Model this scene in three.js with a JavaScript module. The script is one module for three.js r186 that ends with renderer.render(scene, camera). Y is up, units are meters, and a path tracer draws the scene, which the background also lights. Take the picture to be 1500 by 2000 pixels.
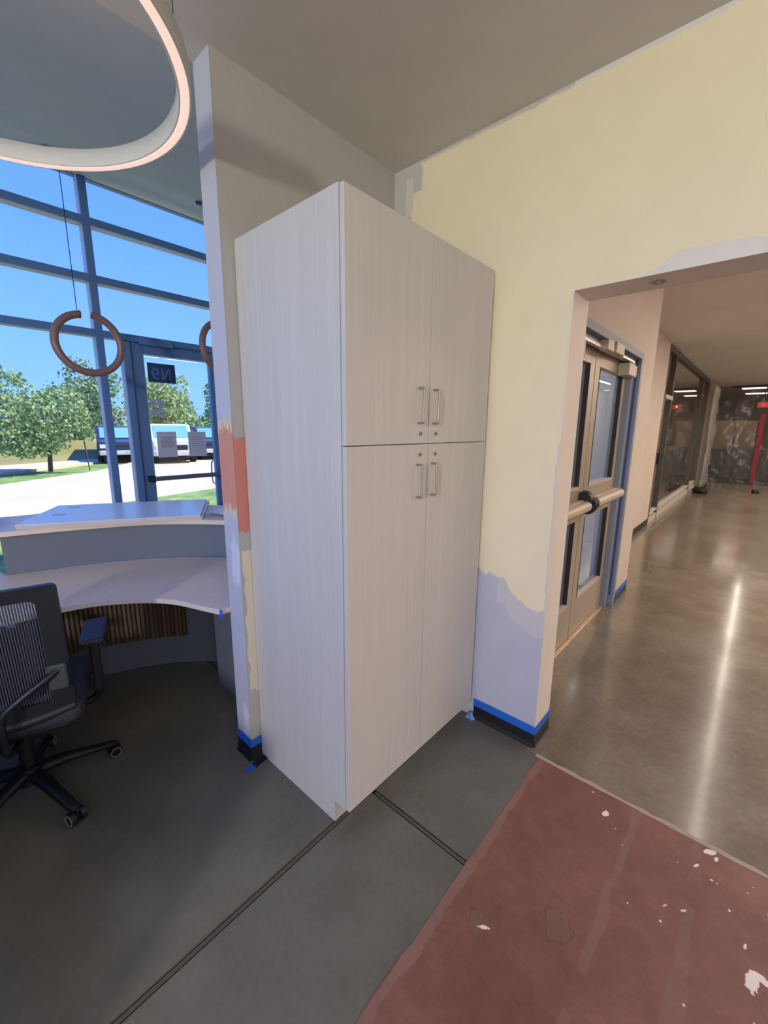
import * as THREE from 'three';
import { RoundedBoxGeometry } from 'three/addons/geometries/RoundedBoxGeometry.js';
import { mergeGeometries, toCreasedNormals } from 'three/addons/utils/BufferGeometryUtils.js';
import { RectAreaLightUniformsLib } from 'three/addons/lights/RectAreaLightUniformsLib.js';

// ---------------------------------------------------------------- camera, sky, sun, exposure
RectAreaLightUniformsLib.init();
const scene = new THREE.Scene();
const renderer = new THREE.WebGLRenderer({ antialias: true });
renderer.toneMapping = THREE.LinearToneMapping;
renderer.toneMappingExposure = 1.06;
renderer.shadowMap.enabled = true;

const camera = new THREE.PerspectiveCamera(101.59, 0.75, 0.02, 400);
{
  const R = new THREE.Vector3(0.66728767, 0.00851543, 0.74475141);
  const U = new THREE.Vector3(0.14122395, 0.98034808, -0.13774407);
  const B = new THREE.Vector3(-0.73128856, 0.19709165, 0.6529716);
  camera.position.set(-0.926, 1.56, 1.0151);
  camera.quaternion.setFromRotationMatrix(new THREE.Matrix4().makeBasis(R, U, B));
}
{ // clear summer sky: paler towards the horizon, deeper overhead, the same all round
  const w = 64, h = 256, d = new Float32Array(w * h * 4);
  const stops = [[0, [0.34, 0.7, 1.15]], [8, [0.26, 0.6, 1.35]], [20, [0.17, 0.45, 1.8]], [40, [0.12, 0.36, 1.9]], [90, [0.1, 0.3, 1.8]]];
  for (let j = 0; j < h; j++) {
    const e = Math.max(0, (j + 0.5) / h * 180 - 90);
    let k = 0; while (k < stops.length - 2 && e > stops[k + 1][0]) k++;
    const t = (e - stops[k][0]) / (stops[k + 1][0] - stops[k][0]);
    for (let i = 0; i < w; i++) for (let c = 0; c < 4; c++) d[(j * w + i) * 4 + c] = c === 3 ? 1 : stops[k][1][c] * (1 - t) + stops[k + 1][1][c] * t;
  }
  const sky = new THREE.DataTexture(d, w, h, THREE.RGBAFormat, THREE.FloatType);
  sky.mapping = THREE.EquirectangularReflectionMapping; sky.magFilter = THREE.LinearFilter; sky.needsUpdate = true;
  scene.background = sky;
}
const sun = new THREE.DirectionalLight(new THREE.Color(1, 0.93, 0.76), 8);
sun.position.set(30, 42, 9); sun.target.position.set(0, 0, -12);
sun.castShadow = true; sun.shadow.mapSize.set(2048, 2048);
Object.assign(sun.shadow.camera, { left: -45, right: 45, top: 45, bottom: -45, near: 1, far: 140 });
scene.add(sun, sun.target);

// ---------------------------------------------------------------- helpers
function rng(seed) { let s = seed >>> 0; return () => { s = (s + 0x6D2B79F5) | 0; let t = Math.imul(s ^ (s >>> 15), 1 | s); t = (t + Math.imul(t ^ (t >>> 7), 61 | t)) ^ t; return ((t ^ (t >>> 14)) >>> 0) / 4294967296; }; }
function noise2(seed) { // tileable value noise of period p cells
  const r = rng(seed), N = 256, tb = new Float32Array(N * N); for (let i = 0; i < N * N; i++) tb[i] = r();
  return (x, y, p = N) => {
    const xi = Math.floor(x), yi = Math.floor(y), fx = x - xi, fy = y - yi, sx = fx * fx * (3 - 2 * fx), sy = fy * fy * (3 - 2 * fy);
    const m = (a) => ((a % p) + p) % p, g = (a, b) => tb[m(b) * N + m(a)];
    return (g(xi, yi) * (1 - sx) + g(xi + 1, yi) * sx) * (1 - sy) + (g(xi, yi + 1) * (1 - sx) + g(xi + 1, yi + 1) * sx) * sy;
  };
}
const nA = noise2(11), nB = noise2(23);
function fbm(n, x, y, oct = 4, p = 256) { let a = 0.5, s = 0, t = 0; for (let o = 0; o < oct; o++) { s += a * n(x, y, p); t += a; x *= 2; y *= 2; p = Math.min(256, p * 2); a *= 0.5; } return s / t; }
const clamp = (v, a = 0, b = 1) => Math.min(b, Math.max(a, v));
const mix = (a, b, t) => a + (b - a) * t;
const smooth = (a, b, v) => { const t = clamp((v - a) / (b - a)); return t * t * (3 - 2 * t); };
function tex(w, h, fn, { srgb = true, size = null, clampEdge = false } = {}) { // fn(u, v) -> [r, g, b] in 0..255, v up
  const d = new Uint8Array(w * h * 4);
  for (let j = 0; j < h; j++) for (let i = 0; i < w; i++) { const c = fn((i + 0.5) / w, (j + 0.5) / h), k = (j * w + i) * 4; d[k] = clamp(c[0], 0, 255); d[k + 1] = clamp(c[1], 0, 255); d[k + 2] = clamp(c[2], 0, 255); d[k + 3] = c.length > 3 ? c[3] : 255; }
  const t = new THREE.DataTexture(d, w, h, THREE.RGBAFormat);
  t.colorSpace = srgb ? THREE.SRGBColorSpace : THREE.NoColorSpace;
  t.magFilter = THREE.LinearFilter; t.wrapS = t.wrapT = clampEdge ? THREE.ClampToEdgeWrapping : THREE.RepeatWrapping;
  if (size) t.repeat.set(1 / size[0], 1 / size[1]);
  t.needsUpdate = true; return t;
}
const std = (o) => new THREE.MeshStandardMaterial({ roughness: 0.6, ...o });
const phys = (o) => new THREE.MeshPhysicalMaterial({ roughness: 0.5, ...o });

// geometry: boxes with uv in metres
function uvm(g) { // uv in metres from the positions, by the face's main axis
  if (g.index) g = g.toNonIndexed();
  const p = g.attributes.position, uv = new Float32Array(p.count * 2), a = new THREE.Vector3(), b = new THREE.Vector3(), c = new THREE.Vector3();
  for (let i = 0; i < p.count; i += 3) {
    a.fromBufferAttribute(p, i); b.fromBufferAttribute(p, i + 1); c.fromBufferAttribute(p, i + 2);
    const n = b.clone().sub(a).cross(c.clone().sub(a)), x = Math.abs(n.x), y = Math.abs(n.y), z = Math.abs(n.z);
    [a, b, c].forEach((q, k) => { const o = (i + k) * 2; if (x >= y && x >= z) { uv[o] = q.z; uv[o + 1] = q.y; } else if (y >= z) { uv[o] = q.x; uv[o + 1] = q.z; } else { uv[o] = q.x; uv[o + 1] = q.y; } });
  }
  g.setAttribute('uv', new THREE.BufferAttribute(uv, 2));
  if (g.groups) g.clearGroups();
  return g;
}
function bx(x0, y0, z0, x1, y1, z1, r = 0) {
  const w = Math.abs(x1 - x0), h = Math.abs(y1 - y0), d = Math.abs(z1 - z0);
  const g = r ? new RoundedBoxGeometry(w, h, d, 2, Math.min(r, w / 2.01, h / 2.01, d / 2.01)) : new THREE.BoxGeometry(w, h, d);
  g.translate((x0 + x1) / 2, (y0 + y1) / 2, (z0 + z1) / 2);
  return uvm(g);
}
function cyl(r0, r1, h, x, y, z, axis = 'y', seg = 24) {
  const g = new THREE.CylinderGeometry(r0, r1, h, seg);
  if (axis === 'x') g.rotateZ(Math.PI / 2); if (axis === 'z') g.rotateX(Math.PI / 2);
  g.translate(x, y, z); return g.toNonIndexed();
}
function tube(pts, r, seg = 40, rs = 12, closed = false) { return new THREE.TubeGeometry(new THREE.CatmullRomCurve3(pts.map((p) => new THREE.Vector3(...p)), closed, 'centripetal'), seg, r, rs, closed).toNonIndexed(); }
function clean(g) { g = g.index ? g.toNonIndexed() : g; for (const k of Object.keys(g.attributes)) if (!['position', 'normal', 'uv'].includes(k)) g.deleteAttribute(k); if (!g.attributes.uv) g.setAttribute('uv', new THREE.BufferAttribute(new Float32Array(g.attributes.position.count * 2), 2)); g.clearGroups(); return g; }
function plan(pts, y0, y1, { bevel = 0, holes = [] } = {}) { // a slab from an outline of [x, z]
  const s = new THREE.Shape(pts.map(([x, z]) => new THREE.Vector2(x, -z)));
  for (const h of holes) s.holes.push(new THREE.Path(h.map(([x, z]) => new THREE.Vector2(x, -z))));
  const g = new THREE.ExtrudeGeometry(s, { depth: y1 - y0 - 2 * bevel, bevelEnabled: bevel > 0, bevelThickness: bevel, bevelSize: bevel, bevelOffset: -bevel, bevelSegments: 2, curveSegments: 16 });
  g.rotateX(-Math.PI / 2); g.translate(0, y0 + bevel, 0); return uvm(g);
}
const used = new Map();
function numbered(n) { const k = used.get(n) ?? 0; used.set(n, k + 1); return k ? `${n}_${String(k).padStart(3, '0')}` : n; }
function shade(o) { o.traverse((m) => { if (m.isMesh) { m.castShadow = true; m.receiveShadow = true; } }); return o; }
function mesh(name, geos, mat, parent, label) {
  geos = Array.isArray(geos) ? geos : [geos];
  const g = geos.length === 1 ? geos[0] : mergeGeometries(geos.map(clean));
  const m = new THREE.Mesh(g, mat); m.name = parent ? name : numbered(name); m.castShadow = m.receiveShadow = true;
  if (label) m.userData.label = label;
  (parent ?? scene).add(m); return m;
}
function tag(o, label, category, group, kind) { o.userData.label = label; o.userData.category = category; if (group) o.userData.group = group; if (kind) o.userData.kind = kind; return o; }
function struct(o, label, category) { o.userData.kind = 'structure'; if (label) o.userData.label = label; if (category) o.userData.category = category; return o; }
function base(name, pos = [0, 0, 0], ry = 0) { const o = new THREE.Group(); o.name = numbered(name); o.position.set(...pos); o.rotation.y = ry; scene.add(o); return o; }

// ---------------------------------------------------------------- materials
const wallTex = tex(512, 512, (u, v) => { const n = fbm(nA, u * 16, v * 16, 5, 16), m = fbm(nB, u * 4, v * 4, 3, 4), k = (n - 0.5) * 6 + (m - 0.5) * 8; return [222 + k, 219 + k, 214 + k]; }, { size: [1.5, 1.5] });
const orange = tex(256, 256, (u, v) => { const n = fbm(nA, u * 64, v * 64, 2, 64) * 255; return [n, n, n]; }, { srgb: false, size: [0.25, 0.25] });
const M = {};
M.wall = std({ map: wallTex, roughness: 0.75, bumpMap: orange, bumpScale: 0.0004 });
M.ceiling = std({ map: wallTex, color: new THREE.Color(0.86, 0.86, 0.84), roughness: 0.85 });
M.hallCeiling = std({ map: wallTex, color: new THREE.Color(0.8, 0.79, 0.77), roughness: 0.85 });
M.hallWall = std({ map: wallTex, color: new THREE.Color(0.76, 0.66, 0.62), roughness: 0.7 });
M.dark = std({ color: 0x22242a, roughness: 0.8 });
M.rubber = std({ color: 0x17191d, roughness: 0.55 });
M.blueTape = std({ color: 0x1c63c8, roughness: 0.6 });
M.mullion = std({ color: new THREE.Color(0.1, 0.21, 0.44), roughness: 0.5 });
M.mullionCap = std({ color: 0xb4b8c4, roughness: 0.5 });
M.jambWall = std({ map: wallTex, color: new THREE.Color(1, 0.91, 0.85), roughness: 0.7 });
M.glass = phys({ color: 0xffffff, roughness: 0, transmission: 1, thickness: 0, ior: 1.5 });
M.chrome = std({ color: 0xb9b4ac, roughness: 0.3, metalness: 0.9 });
M.nickel = std({ color: 0xa39b92, roughness: 0.45, metalness: 0.7 });

// ---------------------------------------------------------------- the room: sizes in metres
const CEIL = 2.849, WINZ = -4.03, WINTOP = 3.816, ENDX = -0.053, ZA = -0.593, ZB = -0.712, YX = 0.938, YX2 = 1.128, OPZ = 0.366, OPH = 2.108, HALLC = 2.9, PLX = 15.7;
const slopeY = (z) => CEIL + (ZB - z) * (WINTOP - CEIL) / (ZB - WINZ);

// floor: cast slabs with filled saw-cut joints between them
{
  const size = 3.2;
  const conc = tex(1024, 1024, (u, v) => {
    const big = fbm(nA, u * 5, v * 5, 4, 5), mid = fbm(nB, u * 20, v * 20, 4, 20), fine = nA(u * 256, v * 256, 256);
    let k = (big - 0.5) * 40 + (mid - 0.5) * 22 + (fine - 0.5) * 8;
    const fleck = nB(u * 200, v * 200, 200) > 0.985 ? 18 : 0;
    return [104 + k * 0.8 + fleck, 103 + k * 0.8 + fleck, 95 + k * 0.8 + fleck];
  }, { size: [size, size] });
  const concRough = tex(512, 512, (u, v) => { const n = fbm(nA, u * 8, v * 8, 4, 8); const r = 120 + (n - 0.5) * 120; return [r, r, r]; }, { srgb: false, size: [size, size] });
  M.concrete = std({ map: conc, roughnessMap: concRough, roughness: 0.95 });
  const pol = tex(1024, 1024, (u, v) => {
    const big = fbm(nB, u * 4, v * 4, 4, 4), mid = fbm(nA, u * 24, v * 24, 4, 24), fine = nB(u * 256, v * 256, 256);
    const k = (big - 0.5) * 26 + (mid - 0.5) * 22 + (fine - 0.5) * 10;
    return [124 + k, 112 + k, 98 + k];
  }, { size: [4, 4] });
  const polRough = tex(512, 512, (u, v) => { const n = fbm(nB, u * 10, v * 10, 4, 10), r = 62 + (n - 0.5) * 60; return [r, r, r]; }, { srgb: false, size: [4, 4] });
  M.polished = phys({ map: pol, roughnessMap: polRough, roughness: 0.8, clearcoat: 0.35, clearcoatRoughness: 0.1 });
  M.joint = std({ color: 0x55534c, roughness: 0.8 });
  M.jointGap = std({ color: 0x1d1d1b, roughness: 0.95 });
  const floor = new THREE.Group(); floor.name = 'floor'; scene.add(floor); struct(floor, 'grey concrete lobby floor with filled saw-cut joints', 'floor');
  const g = 0.013, jz = -0.057, jx = 0.211, X0 = -5.7, X1 = 0.9, Z0 = -4.15, Z1 = 4.1;
  const xs = [[X0, -2.4 - g], [-2.4 + g, jx - g], [jx + g, X1]], zs = [[Z0, jz - g], [jz + g, 2.6 - g], [2.6 + g, Z1]];
  xs.forEach(([a, b]) => zs.forEach(([c, d]) => mesh('slab', bx(a, -0.14, c, b, 0, d), M.concrete, floor)));
  mesh('slab', bx(X1, -0.14, Z0, 3.63, 0, 0.1), M.concrete, floor);
  mesh('joint_bed', bx(X0, -0.16, Z0, X1, -0.012, Z1), M.jointGap, floor);
  for (const z of [jz, 2.6]) mesh('joint_filler', bx(X0, -0.013, z - 0.006, X1, -0.003, z + 0.006), M.joint, floor);
  for (const x of [-2.4, jx]) for (const [a, b] of [[Z0, jz - 0.02], [jz + 0.02, 2.58], [2.62, Z1]]) mesh('joint_filler', bx(x - 0.006, -0.013, a, x + 0.006, -0.003, b), M.joint, floor);
  const hall = struct(mesh('floor_hall', [bx(X1, -0.14, 0.1, 24, 0, 3.6), bx(3.63, -0.14, -4.6, 24, 0, 0.1)], M.polished), 'brown polished concrete hall floor mirroring the lights', 'floor');
  hall.userData.kind = 'structure';
}
// red coating on the slab at the passage, with a pale glue line where flooring was pulled up
{
  const r = rng(5), x0 = -3.4, x1 = 0.885, z0 = 0.418, z1 = 4.0;
  const W = x1 - x0, H = z1 - z0;
  const blobs = [[0.776, 0.741, 0.018, 0.011, 0.3], [0.073, 0.565, 0.017, 0.006, 1.0], [0.866, 1.078, 0.022, 0.011, 0.9], [0.848, 1.1, 0.012, 0.006, 0.2], [0.769, 1.046, 0.012, 0.004, 0.5], [0.473, 1.207, 0.034, 0.016, 0.1], [0.5, 1.226, 0.012, 0.02, 0.4], [0.56, 1.032, 0.01, 0.003, 0.8], [0.474, 0.981, 0.004, 0.004, 0], [0.536, 0.983, 0.009, 0.002, 0.4], [0.663, 1.146, 0.004, 0.003, 0], [0.744, 1.093, 0.004, 0.004, 0], [0.852, 0.67, 0.004, 0.003, 0], [0.728, 0.789, 0.003, 0.003, 0], [0.569, 1.188, 0.01, 0.004, 0.3], [0.279, 1.066, 0.004, 0.003, 0]];
  for (let i = 0; i < 34; i++) { const a = r(); blobs.push([mix(0.3, 0.87, r()), mix(0.8, 2.2, r()), 0.0015 + 0.004 * a * a, 0.0015 + 0.002 * r(), r() * 3]); }
  const px = 1024, red = tex(px, px, (u, v) => {
    const x = x1 - u * 1.6, z = z0 + v * 2.4;
    const big = fbm(nA, u * 6, v * 9, 4), mid = fbm(nB, u * 30, v * 45, 4), fine = nA(u * 250, v * 250);
    let k = (big - 0.5) * 26 + (mid - 0.5) * 18 + (fine - 0.5) * 7, c = [122 + k, 80 + k * 0.8, 70 + k * 0.75];
    // two paler bands of residue across the coat
    for (const [zc, hw, st, s0] of [[0.834, 0.017, 0.42, 3], [1.046, 0.026, 0.24, 8]]) {
      const d = Math.abs(z - zc + (fbm(nB, x * 9 + s0, s0, 3) - 0.5) * 0.022), w2 = hw * (0.6 + 0.7 * nA(x * 8 + s0, 2)), gap = nB(x * 14 + s0, 6) > 0.16;
      if (d < w2 && gap) { const t = st * smooth(w2, w2 * 0.75, d) * (0.7 + 0.5 * nA(x * 40, z * 60)); c = [mix(c[0], 132, t), mix(c[1], 112, t), mix(c[2], 102, t)]; }
    }
    // two flaked patches
    for (const [bx_, bz, br] of [[0.072, 0.54, 0.034], [0.235, 0.735, 0.047]]) {
      const d = Math.hypot(x - bx_, z - bz) + (fbm(nA, x * 30 + 9, z * 30, 3) - 0.5) * 0.045;
      if (d < br) { const e = d > br - 0.003; c = e ? [c[0] * 0.8, c[1] * 0.82, c[2] * 0.84] : [c[0] * 0.94 + 4, c[1] * 1.0 + 6, c[2] * 1.0 + 4]; }
    }
    // dusty margin of thinner coat along both edges
    const edge = Math.min(z - z0 + (fbm(nB, x * 14, 5, 3) - 0.5) * 0.03, 9);
    if (edge < 0.032) { const t = 0.42; c = [mix(c[0], 142, t), mix(c[1], 118, t), mix(c[2], 112, t)]; }
    for (const [a, b, ra, rb, an] of blobs) {
      const dx = x - a, dz = z - b; if (Math.abs(dx) > ra * 1.6 + rb * 1.6 || Math.abs(dz) > ra * 1.6 + rb * 1.6) continue;
      const ca = Math.cos(an), sa = Math.sin(an), p = (dx * ca + dz * sa) / ra, q = (-dx * sa + dz * ca) / rb, d = Math.hypot(p, q) + (nA(x * 160, z * 160) - 0.5) * 0.5;
      if (d < 1) c = [226, 218, 208];
    }
    return c;
  }, { clampEdge: false });
  const pts = []; // outline with a hand-scraped edge
  for (let i = 0; i <= 90; i++) { const x = mix(x0, x1, i / 90); pts.push([x, z0 + (fbm(nA, x * 9, 2, 3) - 0.5) * 0.022]); }
  for (let i = 1; i <= 70; i++) { const z = mix(z0, z1, i / 70); pts.push([x1 + (fbm(nB, z * 8, 7, 3) - 0.5) * 0.014, z]); }
  pts.push([x0, z1]);
  const geo = plan(pts, 0.0005, 0.0022);
  const p = geo.attributes.position, uv = geo.attributes.uv;
  for (let i = 0; i < p.count; i++) uv.setXY(i, (x1 - p.getX(i)) / 1.6, (p.getZ(i) - z0) / 2.4);
  struct(mesh('floor_coating', geo, std({ map: red, roughness: 0.62 })), 'worn red-brown coating on the floor, spattered with white paint', 'floor');
  // pale strip of old adhesive along the hall edge
  const g2 = []; const q = [], q2 = [];
  for (let i = 0; i <= 80; i++) { const z = mix(0.4, 3.2, i / 80); q.push([0.883 + (nA(z * 22, 3) - 0.5) * 0.006, z]); q2.push([0.902 + (nB(z * 26, 5) - 0.5) * 0.01, z]); }
  struct(mesh('trim_1', plan([...q, ...q2.reverse()], 0.0008, 0.004), std({ color: 0xa8978a, roughness: 0.8 })), 'thin pale line of dried glue along the passage floor', 'glue line');
}
// wall behind the cabinet and its free end, with test patches of salmon and cream paint
{
  const end = tex(128, 1024, (u, v) => { // u along z from ZB to ZA, v up over CEIL
    const z = mix(ZB, ZA, u), y = v * CEIL, n = fbm(nA, u * 10, v * 60, 4), k = (n - 0.5) * 5;
    let c = [186 + k, 188 + k, 202 + k];
    const top = 1.56 + (nB(u * 26, 3) - 0.5) * 0.06 - Math.abs(u - 0.5) * 0.03, bot = 1.215 + (nA(u * 24, 8) - 0.5) * 0.06;
    if (y < top + 0.035 && y > bot - 0.035 && nB(u * 40, v * 30) > 0.3) c = [222, 204, 160];
    if (y < top && y > bot) c = [206 + k, 143 + k, 122 + k];
    const p1 = Math.hypot((u - 0.72) * 2.4, (y - 0.98) * 7), p2 = Math.hypot((u - 0.7) * 3, (y - 0.2) * 9);
    if (p1 + (n - 0.5) < 0.75 || p2 + (n - 0.5) < 0.7) c = [206 + k, 208 + k, 220 + k];
    return c;
  }, { clampEdge: true });
  const front = tex(512, 1024, (u, v) => { // u along x from ENDX to YX
    const x = mix(ENDX, YX, u), y = v * CEIL, n = fbm(nB, u * 40, v * 60, 4), k = (n - 0.5) * 5;
    let c = [172 + k, 170 + k, 166 + k];
    const top = 1.52 + (nA(u * 90, 2) - 0.5) * 0.04, bot = 1.12 + (nB(u * 90, 5) - 0.5) * 0.05;
    if (y < top && y > bot && x < 0.03) c = [196 + k, 126 + k, 112 + k];
    else if (x < 0.03 && y < 1.03 + (n - 0.5) * 0.05 && y > 0.36 + (n - 0.5) * 0.1 && x > -0.045 + (nA(v * 60, 2)) * 0.014) c = [208 + k, 201 + k, 182 + k];
    return c;
  }, { clampEdge: true });
  const A = new THREE.Group(); A.name = 'wall_back'; scene.add(A); struct(A, 'grey wall behind the cabinet with patches of salmon and cream paint', 'wall');
  const W = mesh('wall_core', bx(ENDX + 0.001, 0, ZB, YX + 0.05, CEIL + 0.06, ZA - 0.001), M.wall, A);
  const mk = (name, w, h, pos, ry, t) => { const g = new THREE.BoxGeometry(w, h, 0.001); const m = mesh(name, g, std({ map: t, roughness: 0.7, bumpMap: orange, bumpScale: 0.0003 }), A); m.position.set(...pos); m.rotation.y = ry; return m; };
  mk('end_face', ZA - ZB, CEIL, [ENDX + 0.0005, CEIL / 2, (ZA + ZB) / 2], -Math.PI / 2, end);
  mk('front_face', YX - ENDX, CEIL, [(YX + ENDX) / 2, CEIL / 2, ZA - 0.0005], 0, front);
}
// cream-painted wall with the wide passage to the hall
{
  const zA = ZB, zE = 4.1, hz = zE - zA;
  const paint = tex(1536, 768, (u, v) => { // u along z, v up
    const z = mix(zA, zE, u), y = v * HALLC, n = fbm(nA, u * 60, v * 36, 4), m = fbm(nB, u * 16, v * 10, 3), k = (n - 0.5) * 5 + (m - 0.5) * 7;
    const raw = [184 + k, 186 + k, 201 + k], cream = [234 + k, 222 + k * 0.9, 192 + k * 0.8];
    const wob = (f, s) => (fbm(nB, f, s, 4) - 0.5);
    let t = 1;
    const low = 0.83 + wob(z * 9, 1) * 0.1 - smooth(0.12, 0.36, z) * 0.13 + (nA(z * 40, 6) - 0.5) * 0.03;
    t *= smooth(low - 0.012, low + 0.012, y) ;
    if (y < low && y > low - 0.12 + wob(z * 12, 9) * 0.1 && z > 0.12) t = Math.max(t, 0.28);     // thin first coat
    t *= smooth(0.0, 0.012, CEIL - 0.008 + wob(z * 14, 3) * 0.014 - y);
    const corner = -0.47 + wob(y * 8, 5) * 0.05 + (y < 2.72 ? 0.0 : 0.05);
    t *= smooth(corner - 0.008, corner + 0.008, z);
    if (z < -0.47 && z > -0.515 && y > 2.62 && y < 2.79) t = Math.max(t, 0.5);
    if (z > OPZ - 0.008 - (nA(y * 30, 2)) * 0.006 && z < OPZ && y < OPH) t = Math.min(t, 0.6);   // bare corner bead
    if (y < OPH + 0.006 && z > OPZ - 0.008) t = Math.min(t, 0.6);
    const patch = OPH + 0.05 * smooth(0.58, 0.74, z) + wob(z * 7, 13) * 0.06 * smooth(0.58, 0.7, z);
    if (z > 0.58 && z < 1.9 && y < patch) t = Math.min(t, 0.12);
    const under = y > 1.5 && z > 0.3 ? [220 + k, 216 + k, 214 + k] : y > 1.5 ? [194 + k, 190 + k, 188 + k] : raw; // white primer over the passage, old grey in the corner
    return [mix(under[0], cream[0], t), mix(under[1], cream[1], t), mix(under[2], cream[2], t)];
  }, { clampEdge: true });
  const s = new THREE.Shape([[zA, 0], [OPZ, 0], [OPZ, OPH], [3.2, OPH], [3.2, 0], [zE, 0], [zE, HALLC + 0.05], [zA, HALLC + 0.05]].map(([a, b]) => new THREE.Vector2(a, b)));
  const g = new THREE.ExtrudeGeometry(s, { depth: YX2 - YX - 0.002, bevelEnabled: false });
  g.rotateY(-Math.PI / 2); // shape x -> z
  g.translate(YX2, 0, 0);
  const wr = new THREE.Group(); wr.name = 'wall_right'; scene.add(wr); struct(wr, 'cream-painted wall with a wide passage to the hall and a bare lower strip', 'wall');
  mesh('wall_core', uvm(g), M.jambWall, wr);
  const s2 = new THREE.ShapeGeometry(new THREE.Shape([[zA, 0], [OPZ, 0], [OPZ, OPH], [3.2, OPH], [3.2, 0], [zE, 0], [zE, HALLC], [zA, HALLC]].map(([a, b]) => new THREE.Vector2(a, b))));
  const ge = new THREE.ExtrudeGeometry(new THREE.Shape([[zA, 0], [OPZ, 0], [OPZ, OPH], [3.2, OPH], [3.2, 0], [zE, 0], [zE, HALLC], [zA, HALLC]].map(([a, b]) => new THREE.Vector2(a, b))), { depth: 0.0018, bevelEnabled: false });
  s2.dispose();
  const p = ge.attributes.position, uv = ge.attributes.uv;
  for (let i = 0; i < p.count; i++) uv.setXY(i, (p.getX(i) - zA) / hz, p.getY(i) / HALLC);
  ge.rotateY(-Math.PI / 2); ge.translate(YX + 0.0018, 0, 0);
  mesh('painted_face', ge.toNonIndexed(), std({ map: paint, roughness: 0.6, bumpMap: orange, bumpScale: 0.0004 }), wr);
  // small steel plate in the soffit of the passage
  const pl = mesh('soffit_plate', [cyl(0.022, 0.024, 0.004, 1.03, OPH - 0.002, 0.64), cyl(0.01, 0.01, 0.006, 1.03, OPH - 0.004, 0.64, 'y', 12)], M.nickel);
  tag(pl, 'small round metal plate set in the soffit of the passage', 'plate');
}
// rubber base with blue masking tape along its top
function baseRun(name, pts, label, tape = true) { // pts: polyline [x, z]; the base stands off to the left of the direction of travel
  const g = new THREE.Group(); g.name = name; scene.add(g); struct(g, label, 'baseboard');
  for (let i = 0; i < pts.length - 1; i++) {
    const [ax, az] = pts[i], [bx_, bz] = pts[i + 1], L = Math.hypot(bx_ - ax, bz - az), ang = Math.atan2(-(bz - az), bx_ - ax);
    const prof = new THREE.Shape([[0, 0], [0.016, 0], [0.009, 0.004], [0.0045, 0.012], [0.003, 0.03], [0.003, 0.1], [0, 0.102]].map(([a, b]) => new THREE.Vector2(a, b)));
    const e = new THREE.ExtrudeGeometry(prof, { depth: L + 0.004, bevelEnabled: false }); e.rotateY(Math.PI / 2); e.translate(-0.002, 0, 0);
    const m = mesh('rubber_base', uvm(e), M.rubber, g); m.position.set(ax, 0, az); m.rotation.y = ang;
    if (!tape) continue;
    const t = mesh('masking_tape', bx(-0.004, 0.07, -0.0052, L + 0.004, 0.107 + 0.005 * ((i * 7) % 3), -0.0032), M.blueTape, g, 'blue masking tape'); t.position.set(ax, 0, az); t.rotation.y = ang;
  }
  return g;
}
baseRun('baseboard_right', [[YX2, OPZ], [YX, OPZ], [YX, 0.03]], 'black rubber base and blue tape round the cream wall end');
baseRun('baseboard_back', [[-0.004, ZA], [ENDX, ZA], [ENDX, ZB]], 'black rubber base and blue tape round the end of the cabinet wall');
{ // loose ends of tape
  const a = mesh('tape_scrap', [bx(-0.012, 0, -0.001, 0.012, 0.05, 0.0006), bx(-0.004, 0.03, -0.001, 0.02, 0.052, 0.0006)].map((g, i) => { g.rotateZ(0.5 + i * 0.5); return g; }), std({ color: 0x6f95d8, roughness: 0.6 }));
  a.position.set(0.906, 0.0, 0.045); a.rotation.y = -0.7; tag(a, 'torn tag of blue masking tape by the cabinet corner', 'tape');
  const s = base('floor_tape', [-0.056, 0.0008, -0.556], 0.12);
  mesh('rubber_strip', bx(-0.012, 0, -0.014, 0.062, 0.005, 0.016), M.rubber, s, 'black rubber strip');
  mesh('tape_end', bx(-0.05, 0, -0.014, -0.012, 0.003, 0.014), M.blueTape, s, 'blue tape end');
  tag(s, 'scrap of black rubber strip with a blue tape end on the floor', 'tape');
}
// ceilings
struct(mesh('ceiling', [bx(-1.55, CEIL, ZB, YX + 0.01, CEIL + 0.12, 4.1), bx(YX2 - 0.01, CEIL, ZB, 3.63, CEIL + 0.12, 0.1)], M.ceiling), 'flat painted lobby ceiling', 'ceiling');
{
  const s = new THREE.Shape([[ZB, CEIL], [WINZ - 0.1, slopeY(WINZ - 0.1)], [WINZ - 0.1, slopeY(WINZ - 0.1) + 0.12], [ZB, CEIL + 0.12]].map(([a, b]) => new THREE.Vector2(a, b)));
  const g = new THREE.ExtrudeGeometry(s, { depth: 5.25, bevelEnabled: false }); g.rotateY(-Math.PI / 2); g.translate(3.7, 0, 0);
  struct(mesh('ceiling_slope', uvm(g), M.ceiling), 'ceiling rising towards the tall windows', 'ceiling');
}
{ // tall front part of the lobby: fascia where the ceiling steps up, and the high ceiling
  const s = new THREE.Shape([[4.1, CEIL], [ZB, CEIL], [WINZ - 0.1, slopeY(WINZ - 0.1)], [WINZ - 0.1, 6.66], [4.1, 6.66]].map(([a, b]) => new THREE.Vector2(a, b)));
  const g = new THREE.ExtrudeGeometry(s, { depth: 0.1, bevelEnabled: false }); g.rotateY(-Math.PI / 2); g.translate(-1.5, 0, 0);
  struct(mesh('wall_fascia', uvm(g), M.wall), 'fascia where the lobby ceiling steps up', 'wall');
  struct(mesh('ceiling_high', bx(-5.7, 6.6, WINZ - 0.1, -1.5, 6.72, 4.12), M.ceiling), 'high lobby ceiling by the side windows', 'ceiling');
}
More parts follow.
